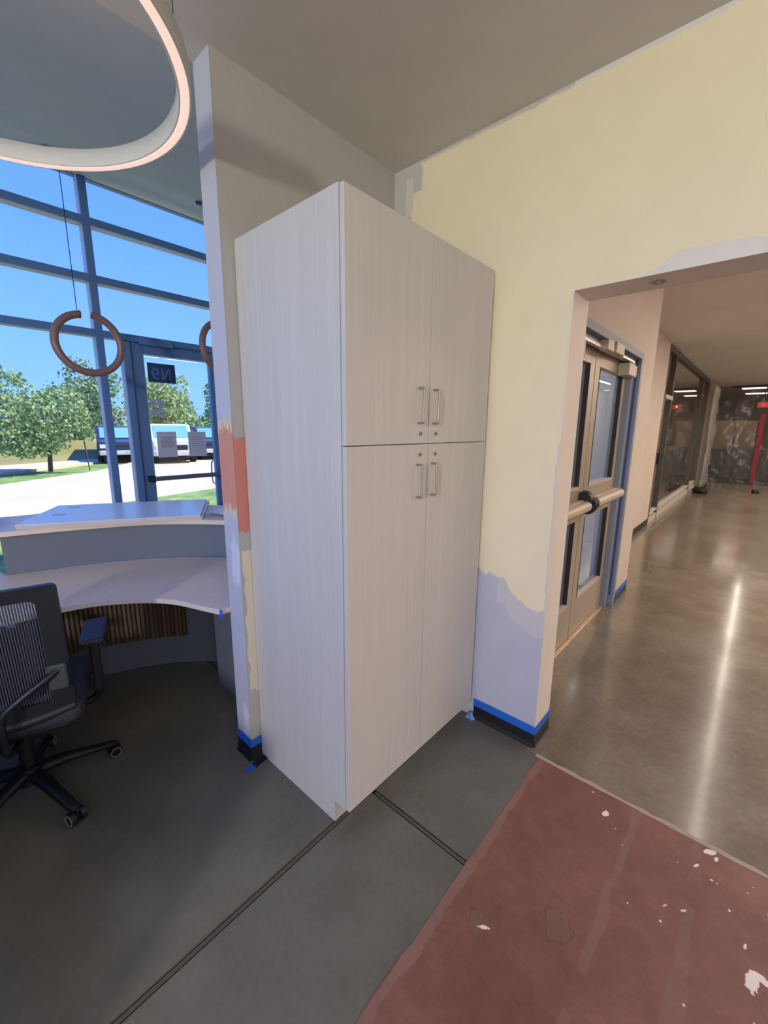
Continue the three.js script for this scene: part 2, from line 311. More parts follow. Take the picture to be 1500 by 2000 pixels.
struct(mesh('ceiling_hall', bx(YX2 - 0.1, HALLC, -0.36, 24, HALLC + 0.12, 3.7), M.hallCeiling), 'tan-lit flat hall ceiling', 'ceiling');

// glazed wall towards the road: aluminium grid with panes
{
  const win = new THREE.Group(); win.name = 'window_1'; scene.add(win); struct(win, 'tall aluminium window grid looking onto a road and trees', 'window');
  const F = 0.0325, D0 = WINZ - 0.02, D1 = WINZ + 0.1; // members 65 mm wide, 120 mm deep: dark inner face, pale outer box
  const member = (name, x0, y0, x1, y1) => { mesh(name, bx(x0, y0, WINZ + 0.074, x1, y1, D1, 0.003), M.mullion, win); mesh(name + '_cap', bx(x0, y0, D0, x1, y1, WINZ + 0.074), M.mullionCap, win, 'pale aluminium'); };
  const ys = [2.44, 2.93, 3.425], vx = [-5.6, -4.2, -2.9, -1.55, -1.08, 0.44, 0.665, 1.7, 3.2, 3.6];
  const doorL = 0.665, doorR = 1.7;
  for (const x of vx) member('mullion', x - F, 0, x + F, x === doorL ? 2.4 : x < -1.5 ? 6.6 : slopeY(WINZ));
  for (const y of ys) for (let i = 0; i < vx.length - 1; i++) {
    if (y > 2.5 && vx[i] === 0.44) { member('transom', 0.44 + F, y - F, 1.7 - F, y + F); continue; }
    if (y > 2.5 && vx[i] === doorL) continue;
    if (y < 2.5 && vx[i] === doorL) { member('transom', doorL - F, y - F, doorR - F, y + F); continue; }
    member('transom', vx[i] + F, y - F, vx[i + 1] - F, y + F);
  }
  for (let i = 0; i < vx.length - 1; i++) if (vx[i] !== doorL) { mesh('sill', bx(vx[i] + F, 0, D0, vx[i + 1] - F, 0.09, D1, 0.003), M.mullion, win); }
  mesh('head', bx(-1.5, slopeY(WINZ) - 0.02, D0, 3.63, slopeY(WINZ) + 0.05, D1 - 0.06), M.mullion, win);
  const rows = [[0.09, ys[0] - F], [ys[0] + F, ys[1] - F], [ys[1] + F, ys[2] - F], [ys[2] + F, slopeY(WINZ) - 0.02]];
  for (let i = 0; i < 3; i++) { mesh('transom', bx(vx[i] + F, 3.8, D0, vx[i + 1] - F, 3.865, D1, 0.003), M.mullion, win); const m = mesh('pane', new THREE.PlaneGeometry(vx[i + 1] - vx[i] - 2 * F, 6.6 - 3.865), M.glass, win); m.position.set((vx[i] + vx[i + 1]) / 2, (6.6 + 3.865) / 2, WINZ + 0.03); }
  for (let i = 0; i < vx.length - 1; i++) rows.forEach(([a, b], r) => {
    if (vx[i] === doorL) return;
    let x0 = vx[i] + F, x1 = vx[i + 1] - F; if (vx[i] === 0.44 && r > 0) x1 = doorR - F;
    const g = new THREE.PlaneGeometry(x1 - x0, b - a); const m = mesh('pane', g, M.glass, win); m.position.set((x0 + x1) / 2, (a + b) / 2, WINZ + 0.085);
  });
  // the glazed entrance door
  const d = new THREE.Group(); d.name = 'door_1'; scene.add(d); struct(d, 'glazed entrance door with a push bar and notices', 'door');
  const a = 0.70, b = 1.665, t = 2.405, z0 = WINZ + 0.005, z1 = WINZ + 0.06;
  mesh('stile', bx(a, 0.01, z0, a + 0.125, t, z1, 0.004), M.mullion, d); mesh('stile', bx(b - 0.125, 0.01, z0, b, t, z1, 0.004), M.mullion, d);
  mesh('rail', bx(a + 0.125, t - 0.1, z0, b - 0.125, t, z1, 0.004), M.mullion, d); mesh('rail', bx(a + 0.125, 0.01, z0, b - 0.125, 0.26, z1, 0.004), M.mullion, d);
  const pg = mesh('pane', new THREE.PlaneGeometry(b - a - 0.25, t - 0.36), M.glass, d); pg.position.set((a + b) / 2, (0.26 + t - 0.1) / 2, WINZ + 0.03);
  const bead = std({ color: 0xc9d4e4, roughness: 0.5 });
  mesh('glazing_bead', [bx(a + 0.125, 0.26, WINZ + 0.02, a + 0.137, t - 0.1, WINZ + 0.05), bx(a + 0.137, t - 0.112, WINZ + 0.02, b - 0.125, t - 0.1, WINZ + 0.05)], bead, d, 'pale glazing bead');
  mesh('closer', [bx(0.79, t - 0.02, z1, 1.12, t + 0.055, z1 + 0.07, 0.01), bx(1.12, t + 0.01, z1 + 0.02, 1.62, t + 0.03, z1 + 0.05)], M.mullion, d);
  mesh('push_bar', [bx(0.8, 0.965, z1 + 0.05, 1.62, 1.015, z1 + 0.09, 0.015)], std({ color: 0x6f7280, roughness: 0.4, metalness: 0.4 }), d, 'grey push bar');
  mesh('bar_bracket', bx(0.755, 0.955, z1, 0.81, 1.025, z1 + 0.085, 0.006), M.dark, d); mesh('bar_bracket', bx(1.585, 0.94, z1, 1.66, 1.06, z1 + 0.1, 0.006), M.dark, d);
  mesh('pull_handle', tube([[1.565, 0.85, WINZ - 0.02], [1.555, 0.87, WINZ - 0.07], [1.555, 1.13, WINZ - 0.07], [1.565, 1.15, WINZ - 0.02]], 0.009, 24, 8), M.chrome, d);
}
// notices and the entrance sign stuck to the door glass
{
  const gz = WINZ + 0.034;
  const cv = document.createElement('canvas'); cv.width = 512; cv.height = 352; const c = cv.getContext('2d');
  c.fillStyle = '#23406f'; c.fillRect(0, 0, 512, 352);
  c.save(); c.translate(512, 0); c.scale(-1, 1); c.fillStyle = '#4d6ca8'; c.font = 'bold 300px sans-serif'; c.textAlign = 'center'; c.textBaseline = 'middle'; c.fillText('N9', 256, 190, 440); c.restore();
  const t = new THREE.CanvasTexture(cv); t.colorSpace = THREE.SRGBColorSpace;
  const s = base('entrance_sign', [1.01, 2.126, gz]);
  mesh('plate', bx(-0.143, -0.1, -0.001, 0.143, 0.1, 0.002), std({ color: 0x23406f, roughness: 0.6 }), s);
  const f = mesh('lettering', new THREE.PlaneGeometry(0.286, 0.2), std({ map: t, roughness: 0.6 }), s); f.position.z = 0.003;
  tag(s, 'dark blue N9 sign on the door glass, reading backwards from inside', 'sign');
  const note = (seed, cut) => {
    const cn = document.createElement('canvas'); cn.width = 340; cn.height = 440; const k = cn.getContext('2d'), r = rng(seed);
    k.fillStyle = '#c4c6dc'; k.fillRect(0, 0, 340, 440); k.fillStyle = '#7d809a';
    for (let row = 0; row < 5; row++) { let x = 60 + r() * 20; const y = 95 + row * 38; while (x < 270) { const w = 10 + r() * 26; k.fillRect(x, y, w, cut); x += w + 5; } }
    const tx = new THREE.CanvasTexture(cn); tx.colorSpace = THREE.SRGBColorSpace; return tx;
  };
  const pap = std({ color: 0xc9cbe0, roughness: 0.8 });
  [[1.0, 1.356, 3, 16, 'printed notice with bold lines on the entrance door glass'], [1.343, 1.356, 8, 8, 'printed notice with faint lines on the entrance door glass']].forEach(([x, y, seed, cut, lab]) => {
    const p = base('paper_notice', [x, y, gz]);
    mesh('sheet', bx(-0.105, -0.143, -0.0006, 0.105, 0.143, 0.0004), pap, p);
    const q = mesh('print', new THREE.PlaneGeometry(0.21, 0.286), std({ map: note(seed, cut), roughness: 0.8 }), p); q.position.z = 0.0008;
    tag(p, lab, 'notice');
  });
  for (const [x, y] of [[0.889, 1.806], [0.975, 1.802], [0.889, 1.7], [0.975, 1.696]]) {
    const st = mesh('sticker', [bx(-0.036, -0.038, 0, 0.036, 0.038, 0.0008)], std({ color: 0xaab4d4, roughness: 0.7 }));
    st.position.set(x, y, gz); tag(st, 'small square sticker on the entrance door glass below the sign', 'sticker', 'square stickers on the door glass');
    mesh('printed_line', bx(-0.02, -0.006, 0.0008, 0.02, 0.004, 0.0012), std({ color: 0x7f8bb2 }), st);
  }
}
// the lobby's other sides: glazed wall, solid walls
{
  const g = new THREE.Group(); g.name = 'window_2'; scene.add(g); struct(g, 'side window grid of the lobby', 'window');
  const X = -5.6, zs = [-4.0, -2.5, -1.0, 0.5, 2.0, 3.4];
  for (const z of zs) mesh('mullion', bx(X - 0.08, 0.1, z - 0.03, X + 0.04, 6.4, z + 0.03), M.mullion, g);
  for (let i = 0; i < zs.length - 1; i++) {
    for (const y of [0.13, 1.05, 2.73, 4.5, 6.37]) mesh('transom', bx(X - 0.08, y - 0.03, zs[i] + 0.03, X + 0.04, y + 0.03, zs[i + 1] - 0.03), M.mullion, g);
    for (const [a, b] of [[0.16, 1.02], [1.08, 2.7], [2.76, 4.47], [4.53, 6.34]]) { const p = mesh('pane', new THREE.PlaneGeometry(zs[i + 1] - zs[i] - 0.06, b - a), M.glass, g); p.rotation.y = Math.PI / 2; p.position.set(X - 0.02, (a + b) / 2, (zs[i] + zs[i + 1]) / 2); }
  }
  const s = new THREE.Shape([[-4.13, 0], [4.1, 0], [4.1, 6.65], [-4.13, 6.65]].map(([a, b]) => new THREE.Vector2(a, b)));
  s.holes.push(new THREE.Path([[-4.0, 0.1], [3.4, 0.1], [3.4, 6.4], [-4.0, 6.4]].map(([a, b]) => new THREE.Vector2(a, b))));
  const e = new THREE.ExtrudeGeometry(s, { depth: 0.14, bevelEnabled: false }); e.rotateY(-Math.PI / 2); e.translate(-5.56, 0, 0);
  struct(mesh('wall_left', uvm(e), M.wall), 'lobby side wall with windows', 'wall');
}
struct(mesh('wall_front', bx(-5.7, 0, 4.0, YX2, 6.66, 4.12), M.wall), 'lobby wall opposite the cabinet', 'wall');
{ // end wall of the vestibule behind the double doors
  const s = new THREE.Shape([[WINZ - 0.1, 0], [0.05, 0], [0.05, HALLC + 0.05], [ZB, HALLC + 0.05], [WINZ - 0.1, slopeY(WINZ - 0.1) + 0.1]].map(([a, b]) => new THREE.Vector2(a, b)));
  const e = new THREE.ExtrudeGeometry(s, { depth: 0.1, bevelEnabled: false }); e.rotateY(-Math.PI / 2); e.translate(3.53, 0, 0);
  struct(mesh('wall_vestibule', uvm(e), M.wall), 'plain wall seen through the glazed double doors', 'wall');
}
// hall wall with the double-door opening
{
  const s = new THREE.Shape([[YX2, 0], [1.25, 0], [1.25, 2.17], [3.14, 2.17], [3.14, 0], [3.632, 0], [3.632, HALLC + 0.02], [YX2, HALLC + 0.02]].map(([a, b]) => new THREE.Vector2(a, b)));
  const e = new THREE.ExtrudeGeometry(s, { depth: 0.14, bevelEnabled: false }); e.translate(0, 0, 0.05);
  struct(mesh('wall_hall', uvm(e), M.hallWall), 'pinkish hall wall round the double doors', 'wall');
  struct(mesh('wall_hall_return', bx(3.53, 0, -0.26, 3.631, HALLC + 0.02, 0.05), M.hallWall), 'short return of the hall wall', 'wall');
  struct(mesh('wall_hall_recess', bx(3.53, 0, -0.36, 7.16, HALLC + 0.02, -0.26), M.hallWall), 'pinkish hall wall set back before the glass front', 'wall');
  baseRun('baseboard_hall', [[3.63, 0.19], [3.145, 0.19]], 'black rubber base and blue tape beside the double doors');
  baseRun('baseboard_recess', [[7.14, -0.26], [3.64, -0.26]], 'black rubber base under the recessed hall wall', false);
  struct(mesh('wall_hall_opposite', bx(YX2, 0, 3.5, 24, HALLC + 0.02, 3.62), M.hallWall), 'hall wall opposite the double doors', 'wall');
}
// glazed double doors to the vestibule
{
  const fm = std({ color: 0x78808c, roughness: 0.5 }), al = std({ color: 0xa09281, roughness: 0.42, metalness: 0.25 }), blk = std({ color: 0x16181a, roughness: 0.5 });
  const gasket = std({ color: 0x1c1d20, roughness: 0.7 }), vGlass = phys({ color: 0xffffff, roughness: 0, transmission: 1, thickness: 0, ior: 1.5 });
  const fr = new THREE.Group(); fr.name = 'trim_2'; scene.add(fr); struct(fr, 'blue-grey steel frame of the glazed double doors', 'door frame');
  mesh('jamb', [bx(3.0, 0, 0.06, 3.14, 2.17, 0.16, 0.004), bx(3.08, 0, 0.16, 3.14, 2.17, 0.202, 0.003)], fm, fr); mesh('jamb', [bx(1.25, 0, 0.06, 1.37, 2.17, 0.16, 0.004), bx(1.25, 0, 0.16, 1.31, 2.17, 0.202, 0.003)], fm, fr);
  mesh('head', [bx(1.37, 2.09, 0.06, 3.0, 2.17, 0.16, 0.004), bx(1.31, 2.12, 0.16, 3.08, 2.17, 0.202, 0.003)], fm, fr);
  mesh('masking_tape', [bx(3.0785, 0.1, 0.164, 3.0798, 2.12, 0.178)], std({ color: 0x2a3f94, roughness: 0.6 }), fr, 'blue masking tape');
  mesh('door_stop', bx(1.37, 2.07, 0.145, 3.0, 2.092, 0.172), std({ color: 0xb7aea2, roughness: 0.5 }), fr);
  const th = struct(mesh('trim_3', [bx(1.37, 0, 0.045, 2.17, 0.013, 0.145, 0.004), bx(2.18, 0, 0.045, 3.0, 0.013, 0.145, 0.004)], std({ color: 0xd2b9a0, roughness: 0.3, metalness: 0.7 })), 'bright metal threshold under the double doors', 'threshold');
  const leaf = (name, a, b, right, label) => {
    const d = new THREE.Group(); d.name = name; scene.add(d); struct(d, label, 'door');
    const z0 = 0.07, z1 = 0.118, st = 0.1, T = 2.085;
    mesh('stile', bx(a, 0.016, z0, a + st, T, z1, 0.003), al, d); mesh('stile', bx(b - st, 0.016, z0, b, T, z1, 0.003), al, d);
    for (const [y0, y1] of [[0.016, 0.3], [0.93, 1.16], [1.98, T]]) mesh('rail', bx(a + st, y0, z0, b - st, y1, z1, 0.003), al, d);
    for (const [y0, y1] of [[0.3, 0.93], [1.16, 1.98]]) {
      const p = mesh('pane', new THREE.PlaneGeometry(b - a - 2 * st, y1 - y0), vGlass, d); p.position.set((a + b) / 2, (y0 + y1) / 2, 0.094);
      mesh('gasket', [bx(a + st, y0, 0.09, a + st + 0.008, y1, 0.12), bx(b - st - 0.008, y0, 0.09, b - st, y1, 0.12)], gasket, d);
      mesh('glazing_bead', [bx(a + st, y0, 0.095, b - st, y0 + 0.018, 0.124)], std({ color: 0xc0b2a2, roughness: 0.4, metalness: 0.2 }), d);
    }
    const bar = mesh('panic_bar', [cyl(0.036, 0.036, b - a - 0.12, (a + b) / 2 + (right ? 0.05 : -0.01), 1.045, 0.175, 'x', 28), bx(a + 0.06, 1.0, 0.118, b - 0.01, 1.085, 0.16, 0.006)], std({ color: 0xb5a390, roughness: 0.4 }), d, 'round push bar');
    if (right) { mesh('bar_head', [bx(a + 0.01, 1.0, 0.118, a + 0.1, 1.09, 0.2, 0.012), cyl(0.05, 0.05, 0.012, a + 0.02, 1.045, 0.175, 'x')], blk, d, 'black bar head'); }
    else { mesh('bar_head', [cyl(0.062, 0.062, 0.02, b - 0.015, 1.045, 0.165, 'x', 28), cyl(0.052, 0.058, 0.05, b - 0.05, 1.09, 0.15, 'x', 28)], blk, d, 'black bar head'); }
    if (right) {
      mesh('closer', [bx(2.72, 1.965, 0.118, 2.96, 2.055, 0.2, 0.008)], std({ color: 0xa99c89, roughness: 0.45 }), d);
      mesh('closer_arm', [bx(2.4, 2.066, 0.17, 2.86, 2.08, 0.195), cyl(0.014, 0.014, 0.04, 2.84, 2.068, 0.17)], M.chrome, d);
    } else {
      mesh('closer_arm', [bx(1.6, 2.062, 0.16, 2.1, 2.074, 0.185)], M.chrome, d);
      mesh('closer', [bx(1.44, 1.965, 0.118, 1.68, 2.055, 0.2, 0.008)], std({ color: 0xa99c89, roughness: 0.45 }), d);
    }
    mesh('arm_shoe', right ? bx(2.22, 2.055, 0.16, 2.42, 2.125, 0.225, 0.006) : bx(2.06, 2.055, 0.16, 2.2, 2.12, 0.215, 0.006), std({ color: 0xb3a48e, roughness: 0.45 }), d);
  };
  leaf('door_2', 1.38, 2.167, false, 'glazed door leaf next to the cream wall, with a large black bar end');
  leaf('door_3', 2.183, 2.995, true, 'glazed door leaf beside the pinkish wall, with a long push bar');
}
// glass front further down the hall, the room behind it and the sheeted end
{
  const zf = -0.31, fr = std({ color: 0x55504a, roughness: 0.45, metalness: 0.4 }), wh = std({ color: 0xb9b0a6, roughness: 0.5 });
  const w = new THREE.Group(); w.name = 'window_3'; scene.add(w); struct(w, 'glass front with slim dark frames along the hall', 'window');
  const xs = [7.2, 7.95, 12.2, 13.6];
  for (const x of xs) mesh('mullion', bx(x - 0.04, 0, zf - 0.03, x + 0.04, 2.86, zf + 0.05), fr, w);
  for (let i = 0; i < 3; i++) {
    mesh('head', bx(xs[i] + 0.04, 2.8, zf - 0.03, xs[i + 1] - 0.04, 2.88, zf + 0.05), fr, w);
    mesh('sill', [bx(xs[i] + 0.04, 0, zf - 0.03, xs[i + 1] - 0.04, 0.1, zf + 0.05), bx(xs[i] + 0.04, 0.16, zf - 0.01, xs[i + 1] - 0.04, 0.19, zf + 0.055)], wh, w);
    const p = mesh('pane', new THREE.PlaneGeometry(xs[i + 1] - xs[i] - 0.08, 2.7), M.glass, w); p.position.set((xs[i] + xs[i + 1]) / 2, 1.45, zf);
  }
  mesh('transom', bx(7.24, 2.07, zf - 0.03, 7.91, 2.13, zf + 0.07), wh, w);
  mesh('door_stile', [bx(7.27, 0.02, zf - 0.02, 7.37, 2.06, zf + 0.04)], std({ color: 0x7b6752, roughness: 0.5 }), w); mesh('lock_case', [bx(7.33, 1.0, zf + 0.04, 7.39, 1.2, zf + 0.08, 0.008)], M.dark, w);
  struct(mesh('wall_hall_end', bx(13.64, 0, -0.36, PLX + 0.1, HALLC, -0.26), M.hallWall), 'last stretch of hall wall before the plastic sheet', 'wall');
  const inn = M.hallWall;
  struct(mesh('wall_office', [bx(7.0, 0, -4.7, 15.9, HALLC + 0.1, -4.6), bx(7.0, 0, -4.6, 7.12, HALLC + 0.1, -0.36), bx(15.6, 0, -4.6, 15.75, HALLC + 0.1, -0.36)], inn), 'walls of the dim room behind the glass front', 'wall');
  struct(mesh('ceiling_office', bx(7.0, HALLC, -4.7, 15.8, HALLC + 0.12, -0.36), M.hallCeiling), 'ceiling of the dim room behind the glass front', 'ceiling');
  struct(mesh('wall_store', [bx(23.9, 0, -4.7, 24.05, HALLC + 0.1, 3.6), bx(15.75, 0, -4.7, 24, HALLC + 0.1, -4.6)], M.hallWall), 'walls beyond the plastic sheet', 'wall');
  struct(mesh('ceiling_store', bx(15.7, HALLC, -4.7, 24, HALLC + 0.12, -0.36), M.hallCeiling), 'ceiling beyond the plastic sheet', 'ceiling');
}

// ---------------------------------------------------------------- tall storage cabinet
{
  const grain = tex(1024, 1024, (u, v) => { // pale laminate with faint upright grain
    const f = nA(u * 250, v * 9, 250), g = nB(u * 110, v * 5 + 9, 110), b = fbm(nA, u * 8, v * 3, 3, 8), k = (f - 0.5) * 4.5 + (g - 0.5) * 4 + (b - 0.5) * 6;
    return [195 + k, 192 + k, 188 + k];
  }, { size: [0.95, 2.5] });
  const lam = std({ map: grain, roughness: 0.5 }), core = std({ color: 0xc8c2b8, roughness: 0.55 });
  const c = base('storage_cabinet', [0, 0, 0]);
  tag(c, 'tall pale wood-grain storage cabinet with four doors', 'cabinet');
  const H = 2.256, W = 0.913, B = ZA + 0.004, K = 0.098, t = 0.019;
  const side = (x0, x1) => { const s = new THREE.Shape([[B, 0], [-0.063, 0], [-0.063, K], [0, K], [0, H], [B, H]].map(([a, b]) => new THREE.Vector2(a, b))); const g = new THREE.ExtrudeGeometry(s, { depth: x1 - x0, bevelEnabled: false }); g.rotateY(-Math.PI / 2); g.translate(x1, 0, 0); return uvm(g); };
  mesh('side_panel', side(0, t), lam, c); mesh('side_panel', side(W - t, W), lam, c);
  mesh('top_panel', bx(t, H - t, B, W - t, H, 0), lam, c); mesh('bottom_panel', bx(t, K, B, W - t, K + t, 0), lam, c);
  mesh('back_panel', bx(t, K, B, W - t, H - t, B + 0.006), lam, c); mesh('shelf', bx(t, 1.49, B + 0.006, W - t, 1.51, -0.002), lam, c);
  mesh('toe_kick', bx(t, 0, -0.082, W - t, K, -0.064), core, c);
  const handle = tube([[0, 0, 0], [0, 0, 0.02], [0, 0.001, 0.024], [0, 0.006, 0.026], [0, 0.064, 0.026], [0, 0.122, 0.026], [0, 0.127, 0.024], [0, 0.128, 0.02], [0, 0.128, 0]], 0.0045, 60, 10);
  const lock = cyl(0.0085, 0.0085, 0.004, 0, 0, 0.002, 'z', 20), key = cyl(0.0035, 0.0035, 0.0046, 0, 0, 0.0024, 'z', 10);
  for (const up of [1, 0]) for (const rt of [0, 1]) {
    const x0 = rt ? W / 2 + 0.0015 - 0.008 : 0.002, x1 = rt ? W - 0.002 : W / 2 - 0.0015 - 0.008, y0 = up ? 1.5025 : K + 0.002, y1 = up ? H - 0.004 : 1.4995;
    const d = mesh('door', bx(x0, y0, 0.0025, x1, y1, 0.0215, 0.0012), lam, c, up ? 'upper door' : 'lower door');
    const hx = rt ? 0.475 : 0.378, lx = rt ? 0.496 : 0.394;
    const h = mesh('handle', handle, M.nickel, d, 'brushed metal bar handle'); h.position.set(hx, up ? 1.58 : 1.293, 0.0215);
    const l = mesh('lock', lock, M.nickel, d, 'round lock'); l.position.set(lx, up ? 1.54 : 1.459, 0.0215);
    const k = new THREE.Mesh(key, M.dark); k.name = 'keyhole'; k.position.copy(l.position); k.position.y += 0; d.add(k);
  }
}
// ---------------------------------------------------------------- curved reception desk
function polyline(pts, n) { return new THREE.CatmullRomCurve3(pts.map(([x, z]) => new THREE.Vector3(x, 0, z)), false, 'centripetal').getSpacedPoints(n).map((p) => [p.x, p.z]); }
function offsetLine(l, d) { return l.map(([x, z], i) => { const a = l[Math.max(0, i - 1)], b = l[Math.min(l.length - 1, i + 1)], L = Math.hypot(b[0] - a[0], b[1] - a[1]); return [x + (b[1] - a[1]) / L * d, z - (b[0] - a[0]) / L * d]; }); }
const ribbon = (l, d0, d1) => [...offsetLine(l, d0), ...offsetLine(l, d1).reverse()];
{
  const top = std({ map: tex(512, 512, (u, v) => { const n = fbm(nA, u * 60, v * 60, 3, 60), k = (n - 0.5) * 10; return [226 + k, 209 + k, 190 + k]; }, { size: [0.6, 0.6] }), roughness: 0.42 });
  const edge = std({ color: 0xcfc8c4, roughness: 0.45 }), grey = std({ color: 0x6a7282, roughness: 0.55 }), slatM = [0x5f5040, 0x554738, 0x695948].map((c) => std({ color: c, roughness: 0.6 }));
  const desk = base('reception_desk', [0, 0, 0]); tag(desk, 'curved reception desk with a grey screen and ribbed wood front', 'desk');
  const inner = polyline([[-0.679, -2.011], [-0.367, -1.915], [0.01, -1.743], [0.313, -1.438], [0.5, -1.1], [0.55, -0.722]], 80); // inner face of the screen, running to the wall
  const shift = (l) => l; // offset > 0 is towards the windows
  const front = polyline([[-1.45, -1.3], [-0.9, -1.3], [-0.68, -1.292], [-0.56, -1.277], [-0.453, -1.247], [-0.288, -1.128], [-0.192, -1.003], [-0.124, -0.817], [-0.09, -0.722]], 60);
  const backEdge = [...inner].reverse().map((p) => p);
  mesh('worktop', plan([...front, ...backEdge, [-0.72, -2.3], [-1.45, -2.3]], 0.716, 0.74), top, desk, 'pale worktop');
  mesh('edge_band', plan(ribbon(front, 0.0005, -0.0035), 0.7155, 0.7402), edge, desk, 'light edge band');
  mesh('screen', plan(ribbon(inner, 0, 0.03), 0.742, 0.972), grey, desk, 'grey screen panel');
  mesh('counter', plan(ribbon([[-1.1, -2.09], [-0.88, -2.055], ...inner], -0.075, 0.42), 0.972, 1.0, { bevel: 0.002 }), top, desk, 'raised counter');
  const split = inner.findIndex(([x]) => x > 0.1);
  mesh('front_wall', plan(ribbon(inner, 0.012, 0.04), 0.0, 0.714), grey, desk);
  // ribbed slats on the inside of the front, ending before the dark bay
  const len = []; let acc = 0; inner.forEach((p, i) => { if (i) acc += Math.hypot(p[0] - inner[i - 1][0], p[1] - inner[i - 1][1]); len.push(acc); });
  const at = (s) => { let i = 1; while (i < len.length - 1 && len[i] < s) i++; const t = (s - len[i - 1]) / (len[i] - len[i - 1]), a = inner[i - 1], b = inner[i]; return [mix(a[0], b[0], t), mix(a[1], b[1], t), Math.atan2(-(b[1] - a[1]), b[0] - a[0])]; };
  const sg = bx(-0.0085, 0.2, -0.012, 0.0085, 0.714, 0.012, 0.003); let k = 0;
  mesh('slat_backing', plan(ribbon(inner.slice(0, split + 1), 0.004, 0.012), 0.2, 0.714), slatM[1], desk);
  for (let s = 0.012; s < len[split]; s += 0.0245) { const [x, z, a] = at(s); const m = mesh('slat', sg, slatM[(k * 7 + 2) % 3], desk); m.position.set(x, 0, z); m.rotation.y = a; k++; }
  // the other wing of the desk, curling round the chair
  mesh('wing_worktop', bx(-2.2, 0.716, -2.3, -1.45, 0.74, 0.3), top, desk); mesh('wing_wall', bx(-2.23, 0, -2.3, -2.2, 0.972, 0.3), grey, desk);
  mesh('wing_counter', bx(-2.5, 0.972, -2.3, -2.12, 1.0, 0.3), top, desk); mesh('wing_end', bx(-2.2, 0, 0.27, -1.47, 0.714, 0.3), grey, desk); mesh('low_front', bx(-2.2, 0, -2.3, -0.7, 0.714, -2.27), grey, desk);
  mesh('pedestal', bx(0.14, 0, -1.3, 0.44, 0.714, -0.73), grey, desk, 'pedestal under the worktop');
  const tp = mesh('corner_tape', bx(-0.0765, 0.7, -0.722, -0.0745, 0.742, -0.7), M.blueTape, desk, 'bit of blue tape'); tp.position.set(-0.02, 0, -0.004);
}
// boards and papers lying on the counter
{
  const face = std({ color: 0xdfe3e8, roughness: 0.22 }), ed = std({ color: 0xc9c4c0, roughness: 0.5 });
  const board = (name, x, z, y, ry, w, d, label, slots) => {
    const g = base(name, [x, y, z], ry);
    mesh('panel', bx(-w / 2, 0, -d / 2, w / 2, 0.015, d / 2, 0.001), face, g);
    mesh('edge_strip', [bx(-w / 2, 0.001, d / 2, w / 2, 0.014, d / 2 + 0.001), bx(w / 2, 0.001, -d / 2, w / 2 + 0.001, 0.014, d / 2)], ed, g, 'grey edge strip');
    if (slots) for (const [a, b] of slots) mesh('slot', bx(a - 0.032, 0.0142, b - 0.008, a + 0.032, 0.0154, b + 0.008), M.dark, g, 'dark slot');
    return tag(g, label, 'board');
  };
  const ang = -Math.atan2(0.445, 0.808), cx = -0.069, cz = -1.973;
  board('white_board', cx + 0.012, cz - 0.006, 1.0, ang - 0.012, 0.935, 0.615, 'white panel underneath another one on the reception counter');
  board('white_board', cx, cz, 1.0155, ang, 0.92, 0.608, 'glossy white panel with two slots on top of the pair on the reception counter', [[-0.34, 0.06], [-0.34, -0.2]]);
  board('white_board', -0.83, -2.2, 1.0, ang + 0.4, 0.34, 0.3, 'short white panel beside the stacked pair on the reception counter');
  const ps = base('crumpled_paper', [0.37, 1.0, -1.52], 0.4);
  const pg = new THREE.PlaneGeometry(0.16, 0.2, 10, 10); pg.rotateX(-Math.PI / 2); { const p = pg.attributes.position; for (let i = 0; i < p.count; i++) p.setY(i, 0.003 + 0.03 * fbm(nA, p.getX(i) * 30 + 7, p.getZ(i) * 30, 2)); pg.computeVertexNormals(); }
  mesh('sheet', pg, std({ color: 0xd9dbe6, roughness: 0.8, side: THREE.DoubleSide }), ps);
  tag(ps, 'crumpled white paper on the reception counter by the wall end', 'paper');
  const bl = mesh('wood_scrap', bx(-0.03, 0, -0.012, 0.03, 0.022, 0.012, 0.003), std({ color: 0x8a5a3c, roughness: 0.7 })); bl.position.set(0.5, 1.0, -1.66); bl.rotation.y = 0.5; tag(bl, 'small brown wood scrap on the reception counter', 'scrap');
}
